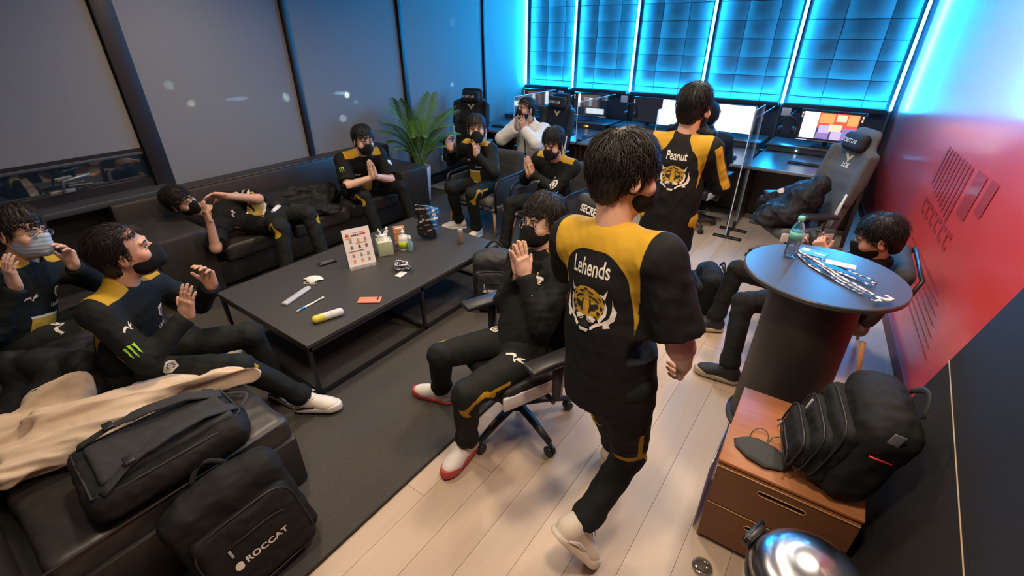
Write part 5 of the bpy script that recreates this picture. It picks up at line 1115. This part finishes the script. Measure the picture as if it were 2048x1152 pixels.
n = Vector((-.96, -.25, .20)).normalized(); u = Vector((.22, .0, .97)); rr_ = n.cross(u).normalized(); u = rr_.cross(n)
t, P_, last, body = backpack('bulky black backpack on the walnut cabinet leaning on the black board', (.325, 1.79, .735), Matrix((rr_, n, u)).transposed(), .36, .45, .22, pockets=3, straps=False)
mb = MB(); mb.box((0, 0, 0), (.012, .006, .05), M=Matrix((rr_, n, u)).transposed(), T=P_(.02, .195, .02), r=.002); mb.build('label_tag', M_tag, t)
mb = MB(); mb.tube([Vector(P_(-.19, -.02 + .035 * q, .06)) for q in range(3)], .0035, 6); mb.build('red_piping', mat('red_piping', (.6, .03, .03), .5), t)
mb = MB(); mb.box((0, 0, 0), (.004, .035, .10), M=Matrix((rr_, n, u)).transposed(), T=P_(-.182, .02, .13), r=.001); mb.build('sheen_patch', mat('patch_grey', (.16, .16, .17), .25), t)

M_puff = mat('padded_black', (.011, .0115, .0125), .6, spec=.22, bump=(60, .25, .004), noise=(30, .2)); M_beige = mat('beige_cotton', (.60, .46, .33), .85, bump=(300, .25, .002), noise=(6, .08))
ex = np.array((.42, .907, 0)); ey = np.array((-.907, .42, 0)); DIRN = np.stack([ex * .16, ey * 1.5, np.array((0, 0, .8))], 1)     # folds run along the jacket
def heap(name, label, cat, blobs, cones, m, h=.010, wr=(.018, .16, 1), floor_z=None, group=None, quilt=None):
    pts = np.array([b_[0] for b_ in blobs] + [q for c_ in cones for q in c_[:2]]); s = SDF(pts.min(0) - .22, pts.max(0) + .22, h)
    for c_, rad in blobs: s.ell(c_, rad, None, .04)
    for a, b_, ra, rb in cones: s.cone(a, b_, ra, rb, .035)
    if floor_z is not None: s.plane((0, 0, floor_z), (0, 0, -1))
    V, F = s.mesh(); V = relax(V, F, 2); V = wrinkle(V, F, *wr)
    if name == 'beige_jacket': V = wrinkle(relax(V, F, 2), F, .012, .12, 21, DIRN); V = relax(V, F, 1)
    if quilt: V = V + normals(V, F) * (quilt[0] * np.abs(np.sin(V @ np.array(quilt[1]) * np.pi)))[:, None]
    V = relax(V, F, 1, .3); me = mesh_np(name, V, F); me.materials.append(m); return tag(link(name, me), label, cat, group)
o = heap('padded_coat', 'black padded coat crumpled on the long sofa between the reclining and the seated person', 'coat', [((-4.45, 2.45, .47), (.24, .34, .09)), ((-4.50, 2.72, .50), (.20, .22, .10)), ((-4.60, 2.25, .52), (.14, .18, .12))], [((-4.28, 2.30, .50), (-4.12, 2.62, .44), .09, .08), ((-4.65, 2.1, .60), (-4.45, 2.8, .56), .07, .09)], M_puff, wr=(.017, .20, 2), floor_z=.425)
o = heap('padded_coat', 'black padded coat bunched on the near sofa beside the person with tied-back hair', 'coat', [((-3.02, .30, .52), (.22, .30, .12)), ((-2.85, .12, .50), (.26, .22, .11)), ((-3.12, .52, .46), (.14, .2, .10))], [((-2.98, .05, .62), (-2.78, .22, .60), .09, .08), ((-3.1, .6, .50), (-2.95, .78, .30), .09, .07)], M_puff, wr=(.013, .24, 4), quilt=(.016, (3.5, 4.5, 3)))
o = heap('padded_coat', 'black padded coat heaped on the seat of the gaming chair beside the red wall', 'coat', [((-.34, 4.78, .58), (.22, .24, .13)), ((-.24, 4.86, .72), (.16, .20, .16)), ((-.47, 4.70, .52), (.14, .20, .08))], [((-.35, 5.0, .72), (-.58, 5.02, .58), .08, .07), ((-.15, 4.85, .85), (-.30, 4.70, .66), .09, .09), ((-.42, 4.62, .62), (-.55, 4.55, .50), .07, .06)], M_puff, wr=(.016, .18, 6), floor_z=.50)
bv = bvh_of([o]); decal('chest_patch', *polys2d([[(.035 * math.cos(a), .028 * math.sin(a)) for a in np.linspace(0, 6.28, 14, endpoint=False)]]), bv, (-.75, 4.55, 1.0), (.75, -.55, 0), (.4, .3, .9), mat('patch_cream', (.58, .47, .42), .7), o, .004, .03, .8)
o = heap('beige_jacket', 'beige cotton jacket spread over the near sofa behind the black backpack', 'jacket', [((-2.55, -.02, .50), (.26, .24, .08)), ((-2.36, .30, .52), (.15, .28, .09)), ((-2.75, -.2, .50), (.2, .2, .09))], [((-2.50, .02, .56), (-2.22, .62, .54), .085, .06), ((-2.72, .04, .56), (-2.62, .18, .60), .07, .075), ((-2.24, .60, .56), (-2.16, .72, .54), .06, .055), ((-2.35, -.15, .52), (-2.28, .25, .52), .08, .08)], M_beige, wr=(.024, .20, 8, DIRN), floor_z=.435)

# ================================================================== PLANT
t = thing('potted_palm', 'green areca palm in a white pot beside the long sofa', 'plant', (-4.60, 4.30, 0))
mb = MB(); mb.lathe([(0, .012), (.095, .012), (.10, .02), (.135, .46), (.130, .475), (.120, .47), (.112, .42), (0, .42)], 32); auto_edges(mb.build('pot', mat('pot_white', (.62, .64, .64), .45), t), 50)
mb = MB(); mb.lathe([(0, .43), (.113, .425)], 20); mb.build('soil', mat('soil', (.03, .02, .014), .95, bump=(60, .8, .01)), t)
M_leaf = mat('palm_leaf', (.12, .25, .045), .45, noise=(9, .4), spec=.4); M_stem = mat('palm_stem', (.16, .26, .05), .5)
rng = random.Random(5)
fr = [(-160, 1.15, .42), (-120, .95, .55), (-75, 1.20, .30), (-100, 1.05, .46), (-45, .9, .55), (0, 1.0, .50), (35, 1.15, .40), (75, 1.1, .48), (110, 1.2, .32), (150, .95, .5), (-140, .75, .62), (60, .8, .60), (95, .62, .60), (-90, .62, .58), (20, .6, .6)]
for i, (a, L_, arch) in enumerate(fr):
    a = math.radians(a + rng.uniform(-8, 8)); dx, dy = math.cos(a), math.sin(a); pts = []
    if dx < -.2: dx *= .45
    for q in np.linspace(0, 1, 14):
        rad_ = L_ * arch * q ** 1.5; z = .42 + L_ * (q * .95 - .42 * arch * 1.6 * q ** 2.4); pts.append(Vector((dx * (.03 + rad_), dy * (.03 + rad_), z)))
    mb = MB(); mb.tube(pts, [.008 * (1 - .8 * q) + .0012 for q in np.linspace(0, 1, 14)], 6); f_ = mb.build('frond', M_stem, t)
    mb = MB()
    for j in range(30):
        q = .30 + .70 * j / 29; k_ = q * 13; i0 = min(int(k_), 12); p = pts[i0].lerp(pts[i0 + 1], k_ - i0); tg = (pts[i0 + 1] - pts[i0]).normalized(); sd = tg.cross(Vector((0, 0, 1))).normalized(); l = L_ * .26 * (math.sin(min(1, (q - .22) / .5) * math.pi * .55) * (1 - .55 * max(0, q - .6) / .4))
        for e in (-1, 1):
            d = (sd * e * .78 + tg * .62 + Vector((0, 0, .14))).normalized(); w_ = d.cross(tg).cross(d).normalized() * .0075; m1 = p + d * l * .5 + Vector((0, 0, .006)); tip = p + d * l + Vector((0, 0, -.22 * l))
            mb.add([p - w_ * .4, p + w_ * .4, m1 + w_, tip, m1 - w_], [(0, 1, 2, 4), (4, 2, 3)], True)
    o = mb.build('leaflets', M_leaf, f_); o['kind'] = 'stuff'

# ================================================================== THINGS ON THE LONG TABLE
Z = .4205
M_paper = mat('paper_white', (.78, .72, .67), .6)
t = thing('notice_stand', 'white printed notice in a clear tabletop stand on the long black table', 'notice', (-2.90, 2.0, Z), math.radians(69))
Rx = euler3(-14, 0, 0)
mb = MB(); mb.box((0, 0, .15), (.225, .004, .30), M=Rx); mb.box((0, -.03, .002), (.225, .07, .004)); mb.build('holder', M_acr, t)
mb = MB(); mb.box((0, .0, .15), (.212, .0015, .297), M=Rx, T=(0, -.003, 0)); pa = mb.build('paper', M_paper, t)
# print on the sheet: heading, three rows of small pictures, caption lines
Mb_ = Rx @ Matrix(((1, 0, 0), (0, 0, -1), (0, 1, 0)))
def sheet(polys, col): 
    V, F = polys2d(polys); flat_print('print', V, F, col, pa, Mb_, Rx @ Vector((0, -.0012, .15)) + Vector((0, -.0035, 0)))
I = lambda n_, c_: mat('ink_' + n_, c_, .6); rect = lambda x, y, w, h: [(x - w / 2, y - h / 2), (x + w / 2, y - h / 2), (x + w / 2, y + h / 2), (x - w / 2, y + h / 2)]
disc = lambda x, y, r: [(x + r * math.cos(a), y + r * math.sin(a)) for a in np.linspace(0, 6.283, 14, endpoint=False)]
sheet([disc(-.072, .098, .014)], I('red', (.55, .06, .04))); sheet([disc(-.072, .098, .008)], M_paper)
sheet([rect(-.022, .093, .045, .012), rect(.01, .093, .010, .012)], I('dark', (.10, .06, .06))); sheet([rect(.045, .096, .05, .012)], I('red', (.55, .06, .04))); sheet([rect(.02, .112, .09, .005)], I('greyp', (.35, .28, .26)))
sheet([rect(-.065, .074, .045, .010)], I('orange', (.75, .30, .08)))
for (y, cs) in ((.055, ('greyp', 'orange', 'rose')), (.005, ('brown', 'dark', 'brown')), (-.060, ('rose', 'greyp', 'greyp')), (-.105, ('orange', 'orange', 'greyp'))):
    for x, c_ in zip((-.055, .005, .060), cs):
        col = I(c_, {'greyp': (.35, .28, .26), 'orange': (.75, .30, .08), 'rose': (.50, .20, .17), 'brown': (.26, .09, .07), 'dark': (.10, .06, .06)}[c_]); sheet([disc(x, y, .011), rect(x, y - .014, .022, .008)], col)
sheet([rect(.025, .030, .085, .005)], I('brown', (.26, .09, .07))); sheet([rect(-.025, -.030, .12, .007)], I('brown', (.26, .09, .07)))

t = thing('tissue_box', 'pale green tissue box with a tissue sticking out, beside the notice', 'tissue box', (-2.93, 2.255, Z), math.radians(60))
mb = MB(); mb.box((0, 0, .06), (.12, .12, .12), r=.004); auto_edges(mb.build('box', mat('box_green', (.42, .46, .30), .6, noise=(60, .1)), t))
mb = MB(); mb.lathe([(0, .121), (.04, .121), (.043, .1205)], 20); mb.build('slot_film', mat('film_white', (.75, .77, .74), .4), t)
s = SDF((-.09, -.06, .10), (.09, .06, .28), .005); s.cone((-.01, 0, .12), (-.035, .0, .225), .025, .006, 0); s.cone((.01, 0, .12), (.035, .01, .215), .028, .012, .02); s.cone((-.02, 0, .13), (-.06, .01, .17), .02, .005, .02); sdf_obj('tissue', s, mat('tissue_white', (.80, .81, .82), .85), t, 1, (.009, .05, 3))
t = thing('pump_bottle', 'white pump bottle with a lime label on the long table', 'bottle', (-2.86, 2.40, Z), math.radians(60)); M_pw = mat('plastic_white', (.72, .72, .68), .4)
mb = MB(); mb.lathe([(0, 0), (.038, 0), (.042, .008), (.042, .10), (.034, .125), (.014, .135), (.014, .15), (0, .15)], 28); mb.build('bottle', M_pw, t)
mb = MB(); mb.lathe([(.0425, .02), (.0425, .085)], 28); o = mb.build('label', mat('label_lime', (.45, .60, .02), .5), t)
mb = MB(); mb.lathe([(0, .148), (.017, .148), (.017, .165), (.006, .167), (.006, .195), (0, .195)], 16); mb.tube([(0, 0, .195), (-.02, 0, .197), (-.055, 0, .190)], [.010, .008, .006], 8); mb.build('pump', M_pw, t)
t = thing('spray_bottle', 'small clear blue spray bottle beside the pump bottle', 'bottle', (-2.79, 2.41, Z))
mb = MB(); mb.lathe([(0, 0), (.021, 0), (.024, .006), (.024, .075), (.012, .095), (.010, .105), (0, .105)], 20); mb.build('bottle', mat('bottle_aqua', (.35, .55, .62), .15, trans=.5), t)
mb = MB(); mb.lathe([(0, .103), (.013, .103), (.013, .122), (.009, .126), (.009, .138), (0, .138)], 14); mb.tube([(0, 0, .132), (-.022, 0, .134)], .006, 8); mb.build('nozzle', M_pw, t)
t = thing('orange_packet', 'crumpled orange paper packet behind the pump bottle', 'packet', (-2.95, 2.44, Z))
s = SDF((-.08, -.05, 0), (.08, .06, .20), .006); s.rbox((0, 0, .085), (.05, .012, .085), .01, npm(euler3(8, 0, 55)), 0); sdf_obj('packet', s, mat('paper_orange', (.66, .28, .12), .6), t, 1, (.006, .07, 2))
mb = MB(); mb.box((0, 0, .172), (.09, .004, .012), M=euler3(0, 0, 55)); mb.build('fold', mat('paper_orange2', (.72, .36, .18), .6), t)
t = thing('snack_bag', 'shiny black and blue snack bag standing on the long table', 'snack bag', (-2.86, 2.70, Z), math.radians(58))
Rb = npm(euler3(-10, 10, 0)); s = SDF((-.16, -.11, 0), (.16, .11, .36), .007); s.rbox((0.0, 0, .15), (.095, .045, .14), .045, Rb, 0); s.rbox((-.03, .0, .285), (.075, .010, .03), .008, Rb, .03); s.plane((0, 0, .002), (0, 0, -1))
V, F = s.mesh(); V = wrinkle(relax(V, F, 1), F, .011, .09, 5); me = mesh_np('bag', V, F); me.attributes.new('zone', 'FLOAT', 'POINT').data.foreach_set('value', (V[:, 0] + .30 * (V[:, 2] - .2) - .015).astype(np.float32))
Mz = zone_mat('bag_foil', (.006, .006, .007), (.02, .13, .34), .22); Mz.node_tree.nodes['Principled BSDF'].inputs['Specular IOR Level'].default_value = .8; me.materials.append(Mz); sb = link('bag', me, None, t); bv = bvh_of([sb])
for (x, z, w_, h_) in ((.055, .225, .035, .03), (.065, .185, .045, .025), (.05, .26, .025, .02), (.08, .12, .02, .03)): decal('print', *polys2d([[(-w_ / 2, -h_ / 2), (w_ / 2 * .6, -h_ / 2 * 1.2), (w_ / 2, h_ / 2 * .4), (0, h_ / 2), (-w_ / 2 * 1.1, h_ / 4)]]), bv, (x, -.3, z), (1, 0, 0), (0, 0, 1), M_wht, sb, .003, .03, .5)
t = thing('drink_can', 'slim drink can with a pale top near the far corner of the long table', 'can', (-2.56, 2.78, Z))
mb = MB(); mb.lathe([(0, 0), (.022, 0), (.026, .006), (.026, .115), (.021, .125), (0, .125)], 24); mb.build('body', mat('can_brown', (.26, .20, .17), .35, .3, noise=(40, .5)), t)
mb = MB(); mb.lathe([(0, .125), (.019, .125), (.0215, .129), (.020, .131), (0, .128)], 24); mb.build('lid', mat('can_lid', (.7, .7, .7), .3, .8), t)
# crumpled lanyard bundle with a badge
def ribbon(t, name, pts, w, m, n=40, th=.0012, twist=0.0):
    q = [Vector(p) for p in pts]; cur = []
    for i in range(n):
        f_ = i / (n - 1) * (len(q) - 1); k_ = min(int(f_), len(q) - 2); a = q[max(k_ - 1, 0)]; b_ = q[k_]; c_ = q[k_ + 1]; d = q[min(k_ + 2, len(q) - 1)]; u_ = f_ - k_
        cur.append(.5 * ((2 * b_) + (c_ - a) * u_ + (2 * a - 5 * b_ + 4 * c_ - d) * u_ ** 2 + (3 * b_ - a - 3 * c_ + d) * u_ ** 3))
    mb = MB(); mb.tube(cur, w / 2, 6, flat=(max(th / (w / 2), .12), (0, 0, 1))); return mb.build(name, m, t)
def strap_mat(name, c1, c2, sc=55):
    m = mat(name, c1, .6); nt = m.node_tree; N = nt.nodes; L = nt.links; b = N['Principled BSDF']; tc = N.new('ShaderNodeTexCoord'); n_ = N.new('ShaderNodeTexNoise'); n_.inputs['Scale'].default_value = sc; n_.inputs['Detail'].default_value = 1; L.new(tc.outputs['Object'], n_.inputs['Vector'])
    r_ = N.new('ShaderNodeMapRange'); r_.inputs[1].default_value = .53; r_.inputs[2].default_value = .56; L.new(n_.outputs[0], r_.inputs[0]); mx = N.new('ShaderNodeMix'); mx.data_type = 'RGBA'; mx.inputs[6].default_value = (*c1, 1); mx.inputs[7].default_value = (*c2, 1); L.new(r_.outputs[0], mx.inputs[0]); L.new(mx.outputs[2], b.inputs['Base Color']); return m
M_navys = strap_mat('strap_navy', (.015, .017, .045), (.50, .50, .56)); M_whites = strap_mat('strap_white', (.60, .56, .54), (.03, .03, .06), 75)
t = thing('lanyard', 'crumpled navy and white lanyard with a white badge on the long table', 'lanyard', (-2.60, 2.13, Z)); rng = random.Random(3)
for k_ in range(5): ribbon(t, 'strap', [(.075 * math.cos(a) * rng.uniform(.4, 1) + .01, .06 * math.sin(a) * rng.uniform(.4, 1), .008 + rng.uniform(0, .030) + .006 * k_) for a in np.linspace(k_, k_ + 5.5, 8)], .020, (M_navys, M_whites, M_navys)[k_ % 3], 36)
mb = MB(); mb.box((.055, -.085, .004), (.055, .085, .004), M=euler3(0, 0, 12), r=.001); mb.build('badge', mat('badge_white', (.74, .70, .68), .4), t)
mb = MB(); mb.tube([(.1 + .03 * math.cos(a), -.03 + .06 * math.sin(a), .003) for a in np.linspace(0, 5, 14)], .0015, 5); mb.build('cord', M_black, t)
t = thing('phone', 'coral orange phone lying on the near edge of the long table', 'phone', (-2.41, 1.665, Z + .005), math.radians(-52))
mb = MB(); mb.box((0, 0, 0), (.075, .155, .009), r=.004); mb.build('case', mat('phone_coral', (.72, .22, .13), .45), t)
mb = MB(); mb.box((-.012, .055, .005), (.036, .010, .003), r=.001); mb.build('camera_bar', mat('phone_glass', (.015, .015, .018), .15), t)
t = thing('tube_case', 'rounded yellow and white plastic case near the table corner', 'case', (-2.44, 1.36, Z + .024), math.radians(-18))
s = SDF((-.04, -.11, -.03), (.04, .11, .03), .004); s.cone((0, -.075, 0), (0, .075, 0), .026, .026, 0); V, F = s.mesh(); me = mesh_np('shell', V, F); me.attributes.new('zone', 'FLOAT', 'POINT').data.foreach_set('value', (-.02 - V[:, 1] * .5 + V[:, 0] * .7 + .006 * np.sin(V[:, 1] * 90)).astype(np.float32)); me.materials.append(zone_mat('case_twotone', (.60, .61, .62), (.62, .55, .08), .3)); link('shell', me, None, t)
mb = MB(); mb.tube([(.0265 * math.cos(a), .02, .0265 * math.sin(a)) for a in np.linspace(0, 6.283, 20, endpoint=False)], .0012, 5, closed=True); mb.build('seam', mat('seam_grey', (.4, .4, .4), .5), t)
t = thing('toothbrush', 'white and blue toothbrush lying on the long table', 'toothbrush', (-2.685, 1.39, Z + .006), math.radians(4))
mb = MB(); mb.tube([(0, -.105, 0), (0, -.06, .002), (0, .02, .001), (0, .07, .004), (0, .105, .005)], [.005, .0075, .006, .0042, .0055], 10); mb.build('handle', M_pw, t)
mb = MB(); mb.tube([(0, -.078, .0015), (0, -.045, .0025)], [.0082, .0082], 10); mb.build('grip', mat('grip_blue', (.03, .30, .60), .5), t)
mb = MB(); mb.box((.006, .095, .006), (.010, .024, .012), r=.002); mb.build('bristles', mat('bristle', (.7, .75, .72), .8), t)
t = thing('brush_case', 'frosted white toothbrush case lying beside the toothbrush', 'case', (-2.86, 1.40, Z + .010), math.radians(18))
s = SDF((-.04, -.13, -.02), (.04, .13, .02), .004); s.rbox((0, 0, 0), (.024, .125, .012), .011, None, 0); sdf_obj('shell', s, mat('frosted', (.55, .56, .60), .35, trans=.25), t); mb = MB(); mb.box((0, .125, .0), (.03, .012, .02), r=.004); mb.build('cap', mat('frosted_cap', (.6, .63, .66), .4), t)
def fold_mask(label, loc, rz, m, s_=1.0):
    t = thing('face_mask', label, 'face mask', loc, math.radians(rz)); poly = [(-.10, .0), (-.085, -.030), (-.03, -.062), (.03, -.066), (.085, -.035), (.105, .005), (.060, .035), (.035, .060), (-.030, .064), (-.060, .035)]
    nx, ny = 13, 9; V = []; F = []
    poly = [(x * s_, y * s_) for x, y in poly]; bm = bmesh.new(); vs = [bm.verts.new((x, y, 0)) for x, y in poly]; bm.faces.new(vs); bmesh.ops.triangulate(bm, faces=bm.faces[:]); bmesh.ops.subdivide_edges(bm, edges=bm.edges[:], cuts=4, use_grid_fill=True)
    for v in bm.verts: v.co.z = .004 + .022 * s_ * max(0, 1 - (v.co.x / (.11 * s_)) ** 2) * max(0, 1 - (v.co.y / (.075 * s_)) ** 2) + .004 * math.sin(v.co.y * 70 / s_)
    me = bpy.data.meshes.new('panel'); bm.to_mesh(me); bm.free(); me.polygons.foreach_set('use_smooth', [True] * len(me.polygons)); me.materials.append(m); o = link('panel', me, None, t); sm = o.modifiers.new('thick', 'SOLIDIFY'); sm.thickness = .003
    zf_ = lambda x, y: .004 + .022 * s_ * max(0, 1 - (x / (.11 * s_)) ** 2) * max(0, 1 - (y / (.075 * s_)) ** 2) + .004 * math.sin(y * 70 / s_)
    mb = MB(); mb.tube([(x, y, zf_(x, y)) for x, y in poly], .0016, 6, closed=True); mb.build('hem', m, t)
    for e in (-1, 1):
        mb = MB(); mb.tube([((e * .032 + .030 * math.cos(a)) * s_, (.075 + .045 * math.sin(a)) * s_, .004 + .012 * max(0, math.sin(a))) for a in np.linspace(-.9, 4.0, 16)], .0018, 6); mb.build('ear_loop', m, t)
    return t
fold_mask('white folded face mask lying on the long table', (-2.99, 1.62, Z), 210, mat('mask_white', (.70, .67, .62), .7), .75)
fold_mask('charcoal folded face mask lying on the walnut cabinet', (.045, 1.715, .5005), -8, mat('mask_charcoal', (.045, .046, .043), .8, bump=(300, .2, .002)), 1.12)
t = thing('remote', 'small black remote lying near the far edge of the long table', 'remote', (-3.15, 1.85, Z + .009), math.radians(-14))
mb = MB(); mb.box((0, 0, 0), (.045, .14, .018), r=.006); mb.build('body', M_plast, t); mb = MB(); mb.box((0, .0, .0095), (.028, .10, .003), r=.001); mb.build('keypad', mat('keypad_grey', (.10, .09, .08), .5), t)
t = thing('paper_stick', 'white paper-wrapped stick lying on the left armrest of the long sofa', 'stick', (-4.86, 1.22, .626), math.radians(12))
mb = MB(); mb.box((0, 0, 0), (.018, .11, .008), r=.003); mb.build('wrapper', mat('wrap_cream', (.62, .55, .46), .6), t); mb = MB(); mb.box((0, -.055, 0), (.016, .022, .009), r=.003); mb.build('tip', mat('tip_pink', (.66, .35, .30), .5), t)
t = thing('toothpaste_tube', 'white and lime toothpaste tube on the lap of the reclining person', 'tube', (-3.92, 1.93, .695)); t.rotation_euler = frame((.55, -.75, -.05), (.1, .2, 1)).to_euler()
mb = MB(); mb.tube([(0, -.07, 0), (0, -.02, 0), (0, .04, 0), (0, .06, 0)], [.022, .021, .017, .012], 12, flat=(.5, (0, 0, 1))); mb.build('tube', mat('paste_white', (.62, .66, .58), .4, noise=(14, .25)), t); mb = MB(); mb.lathe([(0, 0), (.011, 0), (.010, .022), (0, .022)], 12, M=euler3(-90, 0, 0), T=(0, .058, 0)); mb.build('cap', mat('paste_blue', (.15, .2, .6), .4), t)

# ================================================================== THINGS ON THE ROUND TABLE
t = thing('water_bottle', 'clear water bottle with a mint cap and label on the round table', 'bottle', (-.115, 2.68, 1.001)); M_pet = clear_mat('pet_plastic', (.90, .96, 1.0), .5, .04, .88); M_mint = mat('mint_plastic', (.16, .50, .44), .45)
mb = MB(); mb.lathe([(0, .004), (.028, 0), (.032, .006), (.032, .04), (.030, .05), (.032, .06), (.032, .085), (.0315, .15), (.024, .178), (.013, .193), (.013, .205)], 28); mb.build('bottle', M_pet, t)
mb = MB(); mb.lathe([(0, .006), (.028, .004), (.0305, .01), (.0305, .09), (0, .09)], 24); mb.build('water', clear_mat('water', (.90, .97, 1.0), .3, .03, .93), t)
mb = MB(); mb.lathe([(.0326, .098), (.0326, .142)], 28); mb.build('label', M_mint, t)
mb = MB(); mb.lathe([(0, .200), (.0155, .200), (.0160, .205), (.0155, .222), (0, .223)], 20); mb.build('cap', M_mint, t)
t = thing('pass_card', 'blue pass card lying on the round table beside the bottle', 'card', (-.02, 2.80, 1.002), math.radians(-12))
mb = MB(); mb.box((0, 0, 0), (.13, .085, .002)); mb.build('card', mat('card_blue', (.06, .32, .58), .4), t); mb = MB(); mb.box((-.04, .015, .0015), (.035, .04, .001)); mb.build('print', mat('card_white', (.7, .8, .85), .5), t); mb = MB(); mb.box((.03, .0, .0015), (.05, .012, .001)); mb.build('print', mat('card_white', (.7, .8, .85), .5), t)
t = thing('lanyard', 'white lettered lanyard stretched across the round table', 'lanyard', (0, 0, 1.001))
ribbon(t, 'strap', [(-.10, 2.80, .004), (-.05, 2.72, .006), (.04, 2.61, .012), (.13, 2.50, .010), (.23, 2.42, .012), (.29, 2.375, .018), (.32, 2.385, .026), (.30, 2.42, .022)], .022, M_whites, 50)
ribbon(t, 'strap', [(-.09, 2.76, .012), (.02, 2.64, .018), (.12, 2.53, .016), (.22, 2.43, .020), (.28, 2.35, .026), (.25, 2.335, .02)], .020, M_whites, 50)
mb = MB(); mb.box((.29, 2.37, .020), (.04, .022, .012), M=None, r=.004); mb.build('clip', mat('clip_pale', (.6, .58, .58), .4), t)
t = thing('lanyard', 'navy lanyard looped beside the white one on the round table', 'lanyard', (0, 0, 1.001))
ribbon(t, 'strap', [(-.07, 2.70, .004), (.02, 2.68, .02), (.10, 2.66, .012), (.19, 2.60, .016), (.25, 2.56, .02), (.24, 2.52, .012), (.15, 2.58, .008), (.06, 2.61, .010)], .022, M_navys, 50)
ribbon(t, 'strap', [(-.09, 2.74, .008), (-.02, 2.62, .004), (.08, 2.52, .006), (.16, 2.45, .005), (.22, 2.40, .006)], .020, M_navys, 40)
mb = MB(); mb.box((.11, 2.66, .024), (.13, .055, .003), M=None, r=.001); mb.build('badge', mat('badge_pale', (.70, .66, .68), .4), t)
